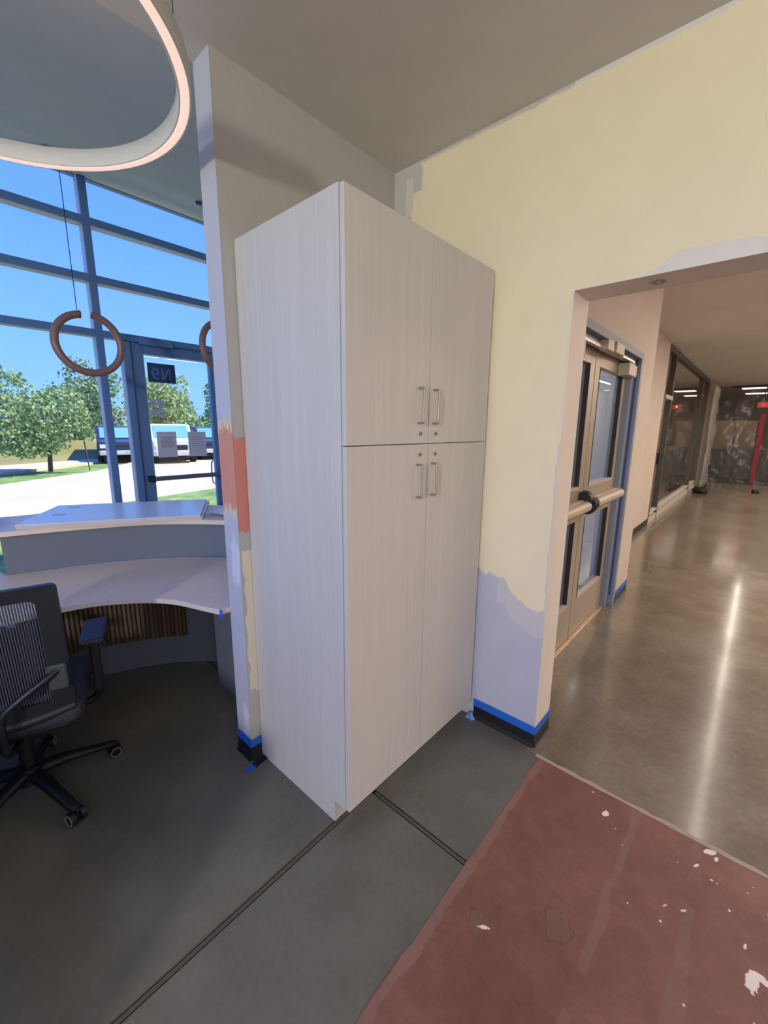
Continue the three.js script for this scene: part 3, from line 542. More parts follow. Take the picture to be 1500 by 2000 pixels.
// ---------------------------------------------------------------- office chair
{
  const c = base('office_chair', [-0.786, 0, -1.118], -19 * Math.PI / 180); tag(c, 'black mesh-back office chair on casters at the reception desk', 'chair');
  const pl = std({ color: 0x14171d, roughness: 0.45 }), fab = std({ color: 0x2a2d37, roughness: 0.85 }), fr = std({ color: 0x191d26, roughness: 0.5 }), rimM = std({ color: 0x8d929c, roughness: 0.4 });
  const seat = new RoundedBoxGeometry(0.5, 0.085, 0.49, 5, 0.04); { const p = seat.attributes.position; for (let i = 0; i < p.count; i++) { const x = p.getX(i), z = p.getZ(i); p.setY(i, p.getY(i) - 0.02 * smooth(0.12, 0.25, -z) + 0.016 * (x / 0.25) ** 2); } seat.computeVertexNormals(); }
  seat.translate(0, 0.455, 0); mesh('seat', seat, fab, c, 'dark fabric seat');
  mesh('seat_pan', bx(-0.2, 0.39, -0.2, 0.2, 0.42, 0.2, 0.012), pl, c); mesh('tilt_mechanism', bx(-0.09, 0.34, -0.12, 0.09, 0.395, 0.14, 0.015), pl, c);
  // back: a bent frame with upright strands
  const tilt = 0.12, bend = (x, y) => 0.235 + (y - 0.5) * tilt - 0.28 * x * x + 0.0; // z of the back at (x, y)
  const w0 = 0.232, y0 = 0.5, y1 = 1.015;
  const rr = (w, a, b, r) => { const s = new THREE.Shape(); s.moveTo(-w + r, a); s.lineTo(w - r, a); s.quadraticCurveTo(w, a, w, a + r); s.lineTo(w, b - r); s.quadraticCurveTo(w, b, w - r, b); s.lineTo(-w + r, b); s.quadraticCurveTo(-w, b, -w, b - r); s.lineTo(-w, a + r); s.quadraticCurveTo(-w, a, -w + r, a); return s; };
  const frame = (() => { // frame swept round a rounded rectangle, 46 mm wide and 24 mm deep
    const outer = rr(w0, y0, y1, 0.02).getSpacedPoints(160), innerS = rr(w0 - 0.062, y0 + 0.05, y1 - 0.05, 0.025).getSpacedPoints(160), pos = [], idx = [];
    const N = 160; for (let i = 0; i < N; i++) for (const [q, dz] of [[outer[i], -0.013], [outer[i], 0.013], [innerS[i], 0.011], [innerS[i], -0.011]]) pos.push(q.x, q.y, bend(q.x, q.y) + dz);
    for (let i = 0; i < N; i++) { const j = (i + 1) % N; for (let k = 0; k < 4; k++) { const a = i * 4 + k, b = i * 4 + (k + 1) % 4, d = j * 4 + k, e = j * 4 + (k + 1) % 4; idx.push(a, b, e, a, e, d); } }
    const g = new THREE.BufferGeometry(); g.setAttribute('position', new THREE.Float32BufferAttribute(pos, 3)); g.setIndex(idx); g.computeVertexNormals(); return toCreasedNormals(g.toNonIndexed(), 0.6);
  })();
  mesh('back_frame', frame, fr, c, 'black back frame');
  const strands = []; for (let i = 0; i < 44; i++) { const x = -w0 + 0.064 + i * (2 * w0 - 0.128) / 43; strands.push(tube([[x, y0 + 0.045, bend(x, y0 + 0.045)], [x, 0.62, bend(x, 0.62)], [x, 0.75, bend(x, 0.75)], [x, 0.88, bend(x, 0.88)], [x, y1 - 0.045, bend(x, y1 - 0.045)]], 0.0027, 6, 5)); }
  const st = mesh('back_mesh', strands, std({ color: 0x454a57, roughness: 0.7 }), c, 'ribbed dark mesh'); st.userData.kind = 'stuff';
  const lum = new RoundedBoxGeometry(0.36, 0.3, 0.02, 3, 0.009); { const p = lum.attributes.position; for (let i = 0; i < p.count; i++) { const x = p.getX(i), y = p.getY(i) + 0.71; p.setXYZ(i, x, y, p.getZ(i) + bend(x, y) - 0.03); } lum.computeVertexNormals(); }
  mesh('lumbar_pad', lum, std({ color: 0x20242c, roughness: 0.8 }), c);
  mesh('lower_band', [tube([[-0.225, 0.5, bend(0.22, 0.5)], [-0.12, 0.486, bend(0.12, 0.49) + 0.006], [0, 0.48, bend(0, 0.48) + 0.01], [0.12, 0.486, bend(0.12, 0.49) + 0.006], [0.225, 0.5, bend(0.22, 0.5)]], 0.02, 30, 10)], fr, c);
  for (const s of [-1, 1]) mesh('back_support', tube([[s * 0.205, 0.68, bend(0.2, 0.68) + 0.012], [s * 0.17, 0.66, bend(0.17, 0.66) + 0.03], [s * 0.09, 0.61, bend(0.09, 0.61) + 0.05], [s * 0.035, 0.56, 0.3], [s * 0.026, 0.48, 0.3], [s * 0.026, 0.4, 0.28], [s * 0.026, 0.365, 0.2], [s * 0.026, 0.36, 0.05]], 0.0125, 60, 10), pl, c);
  mesh('back_clip', bx(0.165, 0.6, bend(0.19, 0.64) - 0.005, 0.225, 0.7, bend(0.19, 0.64) + 0.03, 0.008), std({ color: 0x3a4048, roughness: 0.5 }), c); mesh('back_clip', bx(-0.225, 0.6, bend(0.19, 0.64) - 0.005, -0.165, 0.7, bend(0.19, 0.64) + 0.03, 0.008), std({ color: 0x3a4048, roughness: 0.5 }), c);
  for (const s of [-1, 1]) {
    mesh('arm_post', [bx(s * 0.285 - 0.016, 0.44, 0.005, s * 0.285 + 0.016, 0.675, 0.065, 0.008), tube([[s * 0.1, 0.39, 0.03], [s * 0.22, 0.385, 0.03], [s * 0.275, 0.41, 0.03], [s * 0.285, 0.47, 0.035]], 0.016, 24, 8)], pl, c);
    const pad = new RoundedBoxGeometry(0.09, 0.028, 0.24, 4, 0.013); pad.translate(s * 0.285, 0.685, -0.01); mesh('arm_pad', pad, std({ color: 0x1d2431, roughness: 0.55 }), c);
  }
  mesh('gas_column', [cyl(0.028, 0.028, 0.2, 0, 0.25, 0), cyl(0.018, 0.018, 0.1, 0, 0.33, 0)], pl, c); mesh('hub', cyl(0.045, 0.055, 0.07, 0, 0.115, 0), pl, c);
  for (let i = 0; i < 5; i++) {
    const a = i * 2 * Math.PI / 5, leg = new THREE.Group(); leg.name = 'leg'; leg.rotation.y = -a; c.add(leg); // leg 0 points forward (-z)
    const lg = (() => { const pos = [], idx = [], n = 8, S = [[0.03, 0.115, 0.034, 0.026], [0.12, 0.105, 0.028, 0.022], [0.22, 0.082, 0.024, 0.017], [0.29, 0.066, 0.022, 0.013], [0.315, 0.062, 0.014, 0.01]];
      S.forEach(([r, y, hw, hh]) => { for (let k = 0; k < n; k++) { const t = k / n * 2 * Math.PI; pos.push(Math.cos(t) * hw, y + Math.sin(t) * hh, -r); } });
      for (let q = 0; q < S.length - 1; q++) for (let k = 0; k < n; k++) { const A = q * n + k, B = q * n + (k + 1) % n; idx.push(A, A + n, B + n, A, B + n, B); }
      for (let k = 1; k < n - 1; k++) idx.push((S.length - 1) * n, (S.length - 1) * n + k + 1, (S.length - 1) * n + k);
      const g = new THREE.BufferGeometry(); g.setAttribute('position', new THREE.Float32BufferAttribute(pos, 3)); g.setIndex(idx); g.computeVertexNormals(); return g.toNonIndexed(); })();
    mesh('spoke', lg, pl, leg);
    const wheels = [cyl(0.027, 0.027, 0.018, -0.019, 0.028, -0.305, 'x', 28), cyl(0.027, 0.027, 0.018, 0.019, 0.028, -0.305, 'x', 28), cyl(0.008, 0.008, 0.05, 0, 0.028, -0.305, 'x', 12)];
    mesh('caster', [...wheels, bx(-0.009, 0.028, -0.325, 0.009, 0.068, -0.285, 0.006)], pl, leg); for (const q of [-1, 1]) mesh('caster_rim', new THREE.TorusGeometry(0.021, 0.0022, 6, 28).rotateY(Math.PI / 2).translate(q * 0.0285, 0.028, -0.305), rimM, leg, 'grey wheel rim');
  }
}
// ---------------------------------------------------------------- ring pendants
{
  const y = 2.5, cx = -0.77, cz = -0.625, R = 0.592, r = 0.555, hgt = 0.055;
  const ring = base('ring_pendant', [cx, y, cz]); tag(ring, 'large white ring pendant with a dimly lit pink diffuser, hanging level', 'pendant light');
  const lathe = (pts) => new THREE.LatheGeometry(pts.map(([a, b]) => new THREE.Vector2(a, b)), 128).toNonIndexed();
  mesh('housing', lathe([[R, 0], [R, hgt], [r, hgt], [r, 0], [r + 0.006, 0], [r + 0.006, hgt - 0.01], [R - 0.006, hgt - 0.01], [R - 0.006, 0], [R, 0]]), std({ color: 0xc9cac6, roughness: 0.5, side: THREE.DoubleSide }), ring, 'white ring housing');
  mesh('light_diffuser', lathe([[r + 0.005, 0.001], [r + 0.008, -0.002], [R - 0.008, -0.002], [R - 0.005, 0.001]]), std({ color: 0xe8cdbd, roughness: 0.45, emissive: new THREE.Color(0.5, 0.37, 0.31), emissiveIntensity: 1.4, side: THREE.DoubleSide }), ring, 'pale pink diffuser');
  { const l = new THREE.PointLight(new THREE.Color(1, 0.75, 0.62), 0.12); l.position.set(0, -0.02, 0); l.shadow.radius = 10; l.castShadow = true; ring.add(l); }
  for (let i = 0; i < 3; i++) { const a = 0.55 + i * 2.094, px = Math.cos(a) * (R - 0.03), pz = Math.sin(a) * (R - 0.03), t = (cz + pz < ZB ? slopeY(cz + pz) : CEIL) - y; mesh('cable', cyl(0.0012, 0.0012, t - hgt, px, (t + hgt) / 2, pz, 'y', 6), M.dark, ring); mesh('cable_clip', cyl(0.006, 0.006, 0.012, px, hgt + 0.006, pz, 'y', 10), M.nickel, ring); }
  const cop = std({ color: 0x94706a, roughness: 0.45, metalness: 0.2 });
  const small = (pos, gap0, gap1, ry, label) => {
    const g = base('loop_pendant', pos, ry); const pts = [];
    for (let i = 0; i <= 60; i++) { const a = gap0 + (2 * Math.PI - gap0 - gap1) * i / 60 + Math.PI / 2; pts.push([Math.cos(a) * 0.228, Math.sin(a) * 0.228, (i / 60 - 0.5) * 0.05]); }
    const path = new THREE.CatmullRomCurve3(pts.map((p) => new THREE.Vector3(...p)));
    const sh = new THREE.Shape([[-0.026, -0.022], [0.026, -0.022], [0.026, 0.022], [-0.026, 0.022]].map(([a, b]) => new THREE.Vector2(a, b)));
    mesh('loop', tube(pts, 0.029, 120, 14), cop, g, 'copper-brown open loop');
    const e = pts[0]; mesh('end_cap', cyl(0.03, 0.03, 0.012, e[0] + 0.004, e[1], e[2], 'x', 20), std({ color: 0x5d4038, roughness: 0.5 }), g);
    const H = slopeY(pos[2]) - pos[1];
    mesh('cord', cyl(0.003, 0.003, H - e[1] - 0.03, e[0] - 0.01, (H + e[1] + 0.03) / 2, e[2], 'y', 6), M.dark, g);
    const cn = mesh('canopy', bx(-0.16, -0.03, -0.05, 0.16, 0, 0.05, 0.006), std({ color: 0x3b4a6e, roughness: 0.5 }), g, 'dark ceiling canopy'); cn.position.set(e[0] + 0.06, H + 0.0, e[2]); cn.rotation.x = Math.atan((WINTOP - CEIL) / (ZB - WINZ));
    return tag(g, label, 'pendant light', 'copper loop pendants by the window');
  };
  small([0.165, 2.218, -3.23], 0.18, 0.16, 0, 'copper open-loop pendant hanging in front of the tall window mullion');
  small([1.215, 2.3, -3.0], 0.18, 0.16, 0.25, 'copper open-loop pendant hanging before the entrance door');
}

// ---------------------------------------------------------------- lamps
function areaLight(parent, x, y, z, w, d, color, intensity) { const l = new THREE.RectAreaLight(color, intensity, w, d); l.position.set(x, y, z); l.rotation.x = -Math.PI / 2; l.castShadow = true; parent.add(l); return l; }
const warm = new THREE.Color(1, 0.87, 0.73), neutral = new THREE.Color(1, 0.88, 0.74);
{
  const body = std({ color: 0xd7d4cf, roughness: 0.5 });
  const strip = (x0, z0, x1, z1, label, I) => {
    const g = base('linear_light', [(x0 + x1) / 2, HALLC - 0.03, (z0 + z1) / 2]), w = Math.max(0.07, x1 - x0), d = Math.max(0.07, z1 - z0);
    mesh('housing', bx(-w / 2 - 0.01, 0, -d / 2 - 0.01, w / 2 + 0.01, 0.03, d / 2 + 0.01), body, g);
    mesh('light_diffuser', bx(-w / 2, -0.006, -d / 2, w / 2, 0.0, d / 2), std({ color: 0xffffff, emissive: warm, emissiveIntensity: 2 }), g);
    areaLight(g, 0, -0.01, 0, w, d, warm, I);
    tag(g, label, 'ceiling light');
  };
  strip(3.6, 1.05, 14.6, 1.05, 'long linear ceiling light down the middle of the hall', 11);
  strip(1.9, 2.7, 14.6, 2.7, 'long linear ceiling light along the far side of the hall', 110);
  strip(14.95, 1.2, 14.95, 3.4, 'linear ceiling light across the hall before the plastic sheet', 10);
  const spot = (x, z, lab, I) => {
    const g = base('panel_light', [x, HALLC - 0.02, z]);
    mesh('frame', bx(-0.31, 0, -0.31, 0.31, 0.02, 0.31), body, g); mesh('light_diffuser', bx(-0.29, -0.005, -0.29, 0.29, 0, 0.29), std({ color: 0xffffff, emissive: warm, emissiveIntensity: 4 }), g);
    areaLight(g, 0, -0.008, 0, 0.58, 0.58, warm, I); tag(g, lab, 'ceiling light', 'panel lights beyond the hall');
  };
  for (const [x, z] of [[16.9, 0.58], [19.4, 0.6], [17.2, -1.4], [20.4, -1.7], [19.8, 2.2]]) spot(x, z, 'square panel light beyond the plastic sheet', 4);
  for (const [x, z] of [[9.5, -2.2], [12.5, -2.4]]) spot(x, z, 'square panel light in the room behind the glass front', 2.5);
  { // cool strip in the vestibule behind the double doors
    const cool = new THREE.Color(0.82, 0.92, 1), g = base('linear_light', [2.5, CEIL - 0.04, -0.45]);
    mesh('housing', bx(-0.61, 0, -0.06, 0.61, 0.04, 0.06), body, g); mesh('light_diffuser', bx(-0.6, -0.006, -0.05, 0.6, 0, 0.05), std({ color: 0xffffff, emissive: cool, emissiveIntensity: 3 }), g);
    areaLight(g, 0, -0.01, 0, 1.2, 0.1, cool, 14); tag(g, 'short cool ceiling strip in the vestibule behind the double doors', 'ceiling light');
  }
  // opal globe pendants of the lobby, out of the picture
  const globe = (x, y, z, col, I, lab, top = CEIL) => {
    const g = base('globe_pendant', [x, y, z]);
    mesh('light_globe', new THREE.SphereGeometry(0.16, 32, 20), std({ color: 0xffffff, emissive: col, emissiveIntensity: 4 }), g);
    mesh('stem', cyl(0.006, 0.006, top - y - 0.15, 0, (top - y + 0.15) / 2, 0, 'y', 8), M.dark, g); mesh('canopy', cyl(0.06, 0.06, 0.02, 0, top - y - 0.011, 0), M.dark, g);
    const l = new THREE.PointLight(col, I); l.shadow.radius = 8; l.castShadow = true; g.add(l); tag(g, lab, 'pendant light');
  };
  globe(-4.9, 2.2, 2.2, new THREE.Color(1, 0.95, 0.84), 33.5, 'opal globe pendant by the side windows of the lobby', 6.6);
  globe(-1.3, 2.2, 3.1, new THREE.Color(1, 0.82, 0.7), 1.9, 'opal globe pendant near the lobby wall facing the cabinet');
}
// ---------------------------------------------------------------- things at the far end of the hall
{
  // plastic dust sheet with a red zip, and the loose sheet on the side wall
  const sheet = (w, h, nx, ny, amp, f) => { const g = new THREE.PlaneGeometry(w, h, nx, ny), p = g.attributes.position; for (let i = 0; i < p.count; i++) { const x = p.getX(i), y = p.getY(i); p.setZ(i, (fbm(nA, x * f + 40, y * f * 0.35 + 20, 3) - 0.5) * amp + (fbm(nB, (x + y * 0.5) * f * 2 + 9, (y - x * 0.4) * f + 50, 2) - 0.5) * amp * 0.5); } g.computeVertexNormals(); return g; };
  const plastic = phys({ color: 0xc4c2c0, roughness: 0.2, transmission: 0.94, thickness: 0, ior: 1.45, side: THREE.DoubleSide });
  const s = base('plastic_sheet', [PLX, 0, 1.62]); tag(s, 'clear plastic dust sheet closing the end of the hall', 'plastic sheet');
  const a = mesh('film', sheet(3.6, 2.86, 90, 60, 0.12, 4), plastic, s); a.rotation.y = -Math.PI / 2; a.position.y = 1.43;
  const hem = sheet(3.6, 0.3, 90, 6, 0.16, 6); hem.rotateX(-Math.PI / 2 + 0.12); const b = mesh('floor_hem', hem, plastic, s); b.rotation.y = -Math.PI / 2; b.position.set(-0.1, 0.05, 0);
  mesh('top_tape', bx(-0.06, 2.82, -1.5, -0.05, 2.87, 1.78), std({ color: 0x272c4a, roughness: 0.6 }), s, 'dark blue tape');
  const zip = base('zip_strip', [PLX - 0.11, 0, 0.92]); mesh('strip', [bx(-0.004, 0.06, -0.05, 0.004, 2.05, 0.05)], std({ color: 0x8a1228, roughness: 0.5 }), zip); mesh('slider', bx(-0.02, 1.1, -0.02, 0, 1.16, 0.02, 0.004), std({ color: 0x5a0c16, roughness: 0.5 }), zip); tag(zip, 'red adhesive zip strip on the plastic sheet', 'zip');
  const s2 = base('plastic_sheet', [14.45, 0, -0.13]); const film2 = mesh('film', sheet(1.8, 2.75, 50, 60, 0.09, 4), phys({ color: 0xbdbcba, roughness: 0.4, transmission: 0.6, thickness: 0, side: THREE.DoubleSide }), s2); film2.position.y = 1.4;
  tag(s2, 'crumpled milky plastic sheet hung on the end of the hall wall', 'plastic sheet');
  // a dropped bag and a small block on the floor
  const lump = (seed, w, h, d) => { const g = new THREE.SphereGeometry(0.5, 28, 18), p = g.attributes.position, v = new THREE.Vector3(); for (let i = 0; i < p.count; i++) { v.fromBufferAttribute(p, i); const n = 0.8 + 0.5 * fbm(nA, v.x * 4 + seed, v.z * 4 + v.y * 3, 3); p.setXYZ(i, v.x * w * n, Math.max(0, (v.y + 0.28) * h * n), v.z * d * n); } g.computeVertexNormals(); return g; };
  const bag = base('work_bag', [12.45, 0, -0.02], 0.2); mesh('bag_body', lump(3, 0.52, 0.2, 0.3), std({ color: 0x1b1815, roughness: 0.8 }), bag); mesh('strap', tube([[-0.15, 0.1, 0.05], [-0.05, 0.2, 0.1], [0.08, 0.19, 0.1], [0.16, 0.08, 0.06]], 0.012, 20, 8), std({ color: 0x26211d, roughness: 0.8 }), bag); tag(bag, 'dark slumped bag on the hall floor by the glass front', 'bag');
  const blk = base('door_wedge', [13.35, 0, 1.04], 0.3); const ws = new THREE.ExtrudeGeometry(new THREE.Shape([[-0.1, 0], [0.1, 0], [0.08, 0.09], [-0.1, 0.05]].map((p) => new THREE.Vector2(...p))), { depth: 0.1, bevelEnabled: false }); ws.translate(0, 0, -0.05); mesh('wedge', ws.toNonIndexed(), std({ color: 0x14110f, roughness: 0.7 }), blk); tag(blk, 'small black wedge on the hall floor', 'wedge');
  // crated goods dimly seen beyond the sheet
  const tan = std({ color: 0xb79f84, roughness: 0.8 }), gry = std({ color: 0x7d8382, roughness: 0.7 });
  const crate = (x, z, w, h, d, m, lab) => { const g = base('carton', [x, 0, z]); mesh('box', bx(-w / 2, 0.02, -d / 2, w / 2, h, d / 2, 0.01), m, g); mesh('lid_tape', bx(-w / 2 - 0.002, h * 0.5, -0.03, w / 2 + 0.002, h + 0.002, 0.03), std({ color: 0x8a7a68, roughness: 0.5 }), g); mesh('pallet', [bx(-w / 2 - 0.03, 0, -d / 2 - 0.03, w / 2 + 0.03, 0.02, d / 2 + 0.03)], std({ color: 0x5a4a3a }), g); tag(g, lab, 'carton'); };
  crate(18.2, 0.25, 0.8, 1.9, 1.1, tan, 'tall tan carton behind the plastic sheet');
  crate(17.3, 0.5, 0.6, 1.0, 1.4, gry, 'low grey carton behind the plastic sheet');
  crate(19.0, 1.9, 0.8, 1.7, 1.2, tan, 'tan carton behind the red zip strip');
  // exit sign beyond the sheet
  const ex = base('exit_sign', [17.7, 2.4, 0.86]); mesh('housing', bx(-0.02, -0.1, -0.17, 0.02, 0.1, 0.17, 0.006), std({ color: 0x4a1414, roughness: 0.5 }), ex); mesh('sign_face', bx(-0.024, -0.085, -0.15, -0.02, 0.085, 0.15), std({ color: 0x300505, emissive: new THREE.Color(1, 0.06, 0.05), emissiveIntensity: 0.7 }), ex); mesh('stem', cyl(0.01, 0.01, 0.4, 0, 0.3, 0), M.dark, ex); { const l = new THREE.PointLight(new THREE.Color(1, 0.1, 0.08), 0.15); l.position.set(-0.08, 0, 0); l.castShadow = true; ex.add(l); }
  tag(ex, 'glowing red sign hanging beyond the plastic sheet', 'sign');
  // a low table behind the glass front
  const tb = base('work_table', [10.4, 0, -2.3]); mesh('table_top', bx(-1.2, 0.72, -0.4, 1.2, 0.76, 0.4, 0.006), std({ color: 0x9a7f62, roughness: 0.6 }), tb); for (const [x, z] of [[-1.12, -0.34], [1.12, -0.34], [-1.12, 0.34], [1.12, 0.34]]) mesh('leg', bx(x - 0.03, 0, z - 0.03, x + 0.03, 0.72, z + 0.03), M.dark, tb); tag(tb, 'long work table behind the hall glass front', 'table');
}

// ---------------------------------------------------------------- outdoors
{
  const green = (c, v, s) => tex(512, 512, (u, w) => { const n = fbm(nA, u * 40, w * 40, 4, 40), m = fbm(nB, u * 8, w * 8, 3, 8), k = (n - 0.5) * v + (m - 0.5) * v; return [c[0] + k, c[1] + k, c[2] + k * 0.6]; }, { size: [s, s] });
  M.grass = std({ map: green([112, 140, 70], 60, 4), roughness: 0.95 });
  M.wild = std({ map: green([150, 146, 84], 70, 5), roughness: 0.95 });
  M.road = std({ map: tex(512, 512, (u, v) => { const n = fbm(nA, u * 50, v * 50, 4, 50), m = fbm(nB, u * 5, v * 5, 3, 5), k = (n - 0.5) * 18 + (m - 0.5) * 18; return [190 + k, 181 + k, 148 + k]; }, { size: [6, 6] }), roughness: 0.9 });
  const kerb = std({ color: 0xc2b9a8, roughness: 0.9 });
  struct(mesh('ground', bx(-70, -0.5, -80, 70, -0.2, 60), M.grass), 'lawn outside the windows', 'lawn');
  const nearE = [[-40, -8.2], [-0.03, -9.2], [1.73, -9.4], [4.54, -10.2], [9, -11.6], [40, -24]], farE = [[40, -40], [16, -26], [6.5, -21.5], [3.6, -17.1], [0.55, -14.6], [-40, -13.5]];
  struct(mesh('road', plan([...nearE, ...farE], -0.2, -0.16), M.road), 'sunlit pale concrete road outside the windows', 'road');
  const band = (l, w, y1, name, lab) => { const o = offsetLine(l, w); struct(mesh(name, plan([...l, ...o.reverse()], -0.2, y1), kerb), lab, 'kerb'); };
  band(nearE, -0.16, -0.09, 'kerb_building', 'concrete kerb along the building side of the road');
  band([...farE].reverse(), 0.16, -0.09, 'kerb_trees', 'concrete kerb along the tree side of the road');
  struct(mesh('lawn_building', plan([[-40, -8.1], [-0.03, -9.05], [1.73, -9.25], [4.54, -10.05], [9, -11.4], [40, -23.7], [40, -4.6], [-40, -4.6]].reverse(), -0.2, -0.1), M.grass), 'grass strip between the windows and the road', 'lawn');
  struct(mesh('path', [plan([[-40, -17.2], [0.85, -18.6], [4.1, -21.4], [6.0, -23.4], [5.0, -24.2], [1.2, -22.3], [-40, -20.6]].reverse(), -0.2, -0.1)], M.road), 'pale footpath below the grassy bank', 'path');
  struct(mesh('apron', bx(-9, -0.2, -4.7, 4.5, -0.02, -4.13), kerb), 'concrete apron outside the entrance', 'pavement');
  // grassy bank
  const g = new THREE.PlaneGeometry(90, 16, 90, 16); g.rotateX(-Math.PI / 2); { const p = g.attributes.position; for (let i = 0; i < p.count; i++) { const x = p.getX(i), z = p.getZ(i), t = smooth(8, -1, z); p.setY(i, -0.22 + t * 1.05 + (fbm(nA, x * 0.8 + 60, z * 0.8 + 60, 4) - 0.5) * 0.3 * t); } g.computeVertexNormals(); }
  const bank = mesh('bank_ground', g, M.wild); bank.position.set(-4, 0, -31); bank.rotation.y = -0.05; struct(bank, 'bank of tall dry grass before the trees', 'bank');
}
// trees
{
  const bark = std({ color: 0x5b4c3d, roughness: 0.95 });
  const leafM = [0x93ad72, 0x83a36e, 0xa3b878, 0x7b9a70].map((c) => phys({ color: c, roughness: 0.8, transmission: 0.3, thickness: 0, side: THREE.DoubleSide }));
  function crown(seed, lobes, n, size) {
    const r = rng(seed), pos = new Float32Array(n * 6 * 3); let k = 0; const v = new THREE.Vector3(), a = new THREE.Vector3(), b = new THREE.Vector3(), c = new THREE.Vector3();
    const tot = lobes.reduce((s, l) => s + l[3] * l[4], 0);
    for (const [x, y, z, rx, ry] of lobes) {
      const m = Math.floor(n * rx * ry / tot);
      for (let i = 0; i < m; i++) {
        v.set(r() - 0.5, r() - 0.5, r() - 0.5).normalize(); const d = 0.62 + 0.44 * Math.pow(r(), 0.7); const bump = 0.82 + 0.4 * fbm(nA, v.x * 3 + seed, v.y * 3 + v.z * 2 + 5, 2);
        const cx = x + v.x * rx * d * bump, cy = y + v.y * ry * d * bump, cz = z + v.z * rx * d * bump, s = size * (0.6 + 0.8 * r());
        a.set(r() - 0.5, r() - 0.5, r() - 0.5).normalize(); b.set(r() - 0.5, r() - 0.5, r() - 0.5).cross(a).normalize(); a.multiplyScalar(s); b.multiplyScalar(s * 0.6);
        const P = [[1, 0], [0, 1], [-1, 0], [1, 0], [-1, 0], [0, -1]]; for (const [p, q] of P) { pos[k++] = cx + a.x * p + b.x * q; pos[k++] = cy + a.y * p + b.y * q; pos[k++] = cz + a.z * p + b.z * q; }
      }
    }
    const g = new THREE.BufferGeometry(); g.setAttribute('position', new THREE.BufferAttribute(pos.slice(0, k), 3)); g.computeVertexNormals(); return g;
  }
  function tree(name, x, z, y0, H, R, seed, n, size, mi, label, group, trunkH = 0.3, tr = 0.06) {
    const g = base(name, [x, y0, z]), r = rng(seed), lobes = [];
    const cnt = 7; for (let i = 0; i < cnt; i++) { const t = i / (cnt - 1), a = r() * 6.28, q = R * 0.5 * (0.4 + 0.6 * r()); lobes.push([Math.cos(a) * q, mix(H * trunkH + R * 0.3, H - R * 0.35, t), Math.sin(a) * q, R * mix(0.75, 0.42, t) * (0.8 + 0.4 * r()), R * 0.5 * (0.8 + 0.4 * r())]); }
    const cr = mesh('crown', crown(seed, lobes, n, size), leafM[mi], g); cr.userData.kind = 'stuff';
    const tk = [tube([[0, 0, 0], [0.03 * R, H * 0.3, 0], [0, H * 0.7, 0.03]], tr, 10, 8)];
    for (let i = 2; i < cnt; i++) tk.push(tube([[0, H * 0.3, 0], [lobes[i][0] * 0.5, (lobes[i][1] + H * 0.3) / 2, lobes[i][2] * 0.5], [lobes[i][0], lobes[i][1], lobes[i][2]]], tr * 0.35, 6, 5));
    mesh('trunk', tk, bark, g); return tag(g, label, 'tree', group);
  }
  tree('street_tree', 2.4, -18.7, -0.15, 2.85, 1.6, 21, 6500, 0.07, 0, 'young leafy street tree on the grass by the footpath', undefined, 0.27, 0.075);
  const sap = base('sapling', [3.5, -0.14, -18.1]); mesh('stem', tube([[0, 0, 0], [-0.05, 0.8, 0], [-0.1, 1.7, 0.02], [-0.12, 2.3, 0]], 0.022, 12, 6), bark, sap); { const m = mesh('crown', crown(77, [[-0.1, 1.9, 0, 0.35, 0.5], [0.05, 1.4, 0.1, 0.25, 0.3]], 500, 0.06), leafM[1], sap); m.userData.kind = 'stuff'; } tag(sap, 'thin sapling beside the young street tree', 'tree');
  for (let i = 0; i < 16; i++) { const back = i > 7, k = back ? i - 8 : i, x = -5.0 + k * 5.4 + (back ? 2.7 : 0), z = -31.6 - (back ? 5.6 : 0) - 0.5 * Math.sin(k * 2.1), H = (back ? 5.2 : 4.0) + 0.4 * Math.sin(k * 1.7 + i); tree('broadleaf_tree', x, z, 0.4, H, 2.3, 100 + i * 7, 3600, 0.14, (i * 3 + 1) % 4, 'broadleaf tree in the rows behind the grassy bank', 'trees behind the bank', 0.1, 0.1); }
  // shrubs under the trees close the row
  for (let i = 0; i < 8; i++) { if (i === 3) continue; const g = base('shrub', [-6 + i * 4.4, 0.45, -27 - (i % 3) * 0.3]); const m = mesh('foliage', crown(300 + i, [[0, 0.7, 0, 1.5, 0.8], [0.9, 0.6, 0.2, 1.0, 0.7], [-0.9, 0.5, 0, 1.0, 0.6]], 1300, 0.14), leafM[(i * 3 + 1) % 4], g); m.userData.kind = 'stuff'; mesh('stem', tube([[0, -0.3, 0], [0, 0.3, 0], [0.1, 0.7, 0]], 0.05, 6, 6), bark, g); tag(g, 'dense green shrub at the foot of the tree row', 'shrub', 'shrubs behind the bank'); }
}
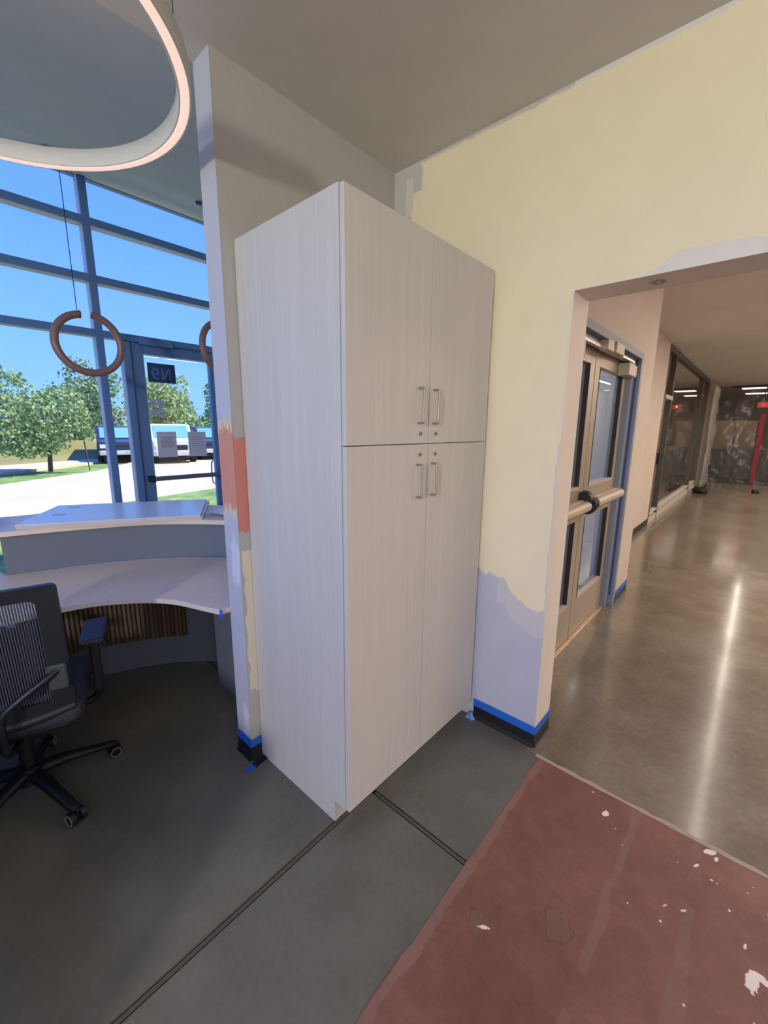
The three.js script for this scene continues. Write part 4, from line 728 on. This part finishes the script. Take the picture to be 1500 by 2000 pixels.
// parked vehicles beyond the entrance door
{
  const vehicle = (pos, ry, color, profile, w, win, label, cat) => {
    const g = base(cat === 'wagon' ? 'parked_wagon' : 'parked_truck', pos, ry); const paint = std({ color, roughness: 0.35, metalness: 0.2 });
    const s = new THREE.Shape(profile.map(([a, b]) => new THREE.Vector2(a, b)));
    const e = new THREE.ExtrudeGeometry(s, { depth: w - 0.12, bevelEnabled: true, bevelThickness: 0.06, bevelSize: 0.05, bevelOffset: -0.05, bevelSegments: 3 }); e.translate(0, 0, -w / 2 + 0.06);
    mesh('body', e.toNonIndexed(), paint, g);
    const gl = std({ color: 0x6fa9cf, roughness: 0.12, metalness: 0.1 });
    { const ws = win.shield; const q = new THREE.PlaneGeometry(w - 0.3, ws.len); const m = mesh('windscreen', q, gl, g, 'pale blue windscreen'); m.rotation.y = Math.PI / 2; m.position.set(ws.x + 0.012, ws.y + 0.01, 0); m.rotation.order = 'YXZ'; m.rotation.x = -ws.a; }
    for (const sd of [-1, 1]) for (const [x0, x1, y0, y1] of win.side) mesh('side_window', bx(x0, y0, sd * (w / 2 - 0.006), x1, y1, sd * (w / 2 + 0.004)), gl, g);
    const tyre = std({ color: 0x17181a, roughness: 0.85 });
    for (const x of win.wheels) for (const sd of [-1, 1]) { const wh = mesh('wheel', [cyl(0.36, 0.36, 0.24, x, 0.36, sd * (w / 2 - 0.1), 'z', 28)], tyre, g); mesh('hub_cap', cyl(0.2, 0.2, 0.25, x, 0.36, sd * (w / 2 - 0.1), 'z', 20), M.chrome, wh); }
    const f = win.front; mesh('grille', bx(f - 0.01, 0.62, -w * 0.28, f + 0.02, 0.86, w * 0.28, 0.006), M.dark, g); mesh('bumper', bx(f - 0.06, 0.36, -w / 2 + 0.06, f + 0.1, 0.58, w / 2 - 0.06, 0.04), std({ color: 0xc8c4bc, roughness: 0.4 }), g);
    for (const sd of [-1, 1]) mesh('headlamp', bx(f - 0.02, 0.68, sd * w * 0.38 - 0.12, f + 0.03, 0.86, sd * w * 0.38 + 0.12, 0.02), std({ color: 0xe8edf2, roughness: 0.2 }), g);
    mesh('number_plate', bx(f + 0.1, 0.42, -0.16, f + 0.106, 0.52, 0.16), std({ color: 0xd9d9d6 }), g);
    return tag(g, label, cat === 'wagon' ? 'car' : 'truck');
  };
  const pick = [[-2.7, 0.35], [2.5, 0.35], [2.6, 0.6], [2.55, 1.02], [1.35, 1.12], [0.55, 1.8], [-0.9, 1.84], [-1.0, 1.15], [-2.7, 1.12]];
  const vanP = [[-2.6, 0.35], [2.2, 0.35], [2.3, 0.65], [2.2, 0.98], [1.35, 1.1], [0.75, 1.66], [-2.4, 1.72], [-2.6, 1.0]];
  const pw = { shield: { x: 0.97, y: 1.45, len: 0.92, a: 0.86 }, side: [[-0.75, 0.35, 1.22, 1.68]], wheels: [-1.75, 1.7], front: 2.58 };
  const vw = { shield: { x: 1.07, y: 1.38, len: 0.72, a: 0.82 }, side: [[-0.3, 0.62, 1.1, 1.55], [-1.6, -0.45, 1.1, 1.55]], wheels: [-1.75, 1.5], front: 2.26 };
  const face = (deg) => deg * Math.PI / 180; // 0 faces +x, -90 faces +z
  vehicle([6.15, -0.16, -23.7], face(-104), 0x2b3a52, vanP, 1.8, vw, 'dark blue wagon parked at the edge of the lot by the bank', 'wagon');
  vehicle([8.0, -0.16, -21.9], face(-106), 0xe3e2de, pick, 1.85, pw, 'white pickup truck parked facing the entrance', 'truck');
  vehicle([10.5, -0.16, -22.6], face(-108), 0x3a4048, vanP, 1.8, vw, 'dark grey wagon parked beside the white truck', 'wagon');
}
scene.traverse((o) => { if (o.isMesh) { o.castShadow = true; o.receiveShadow = true; } });
renderer.render(scene, camera);
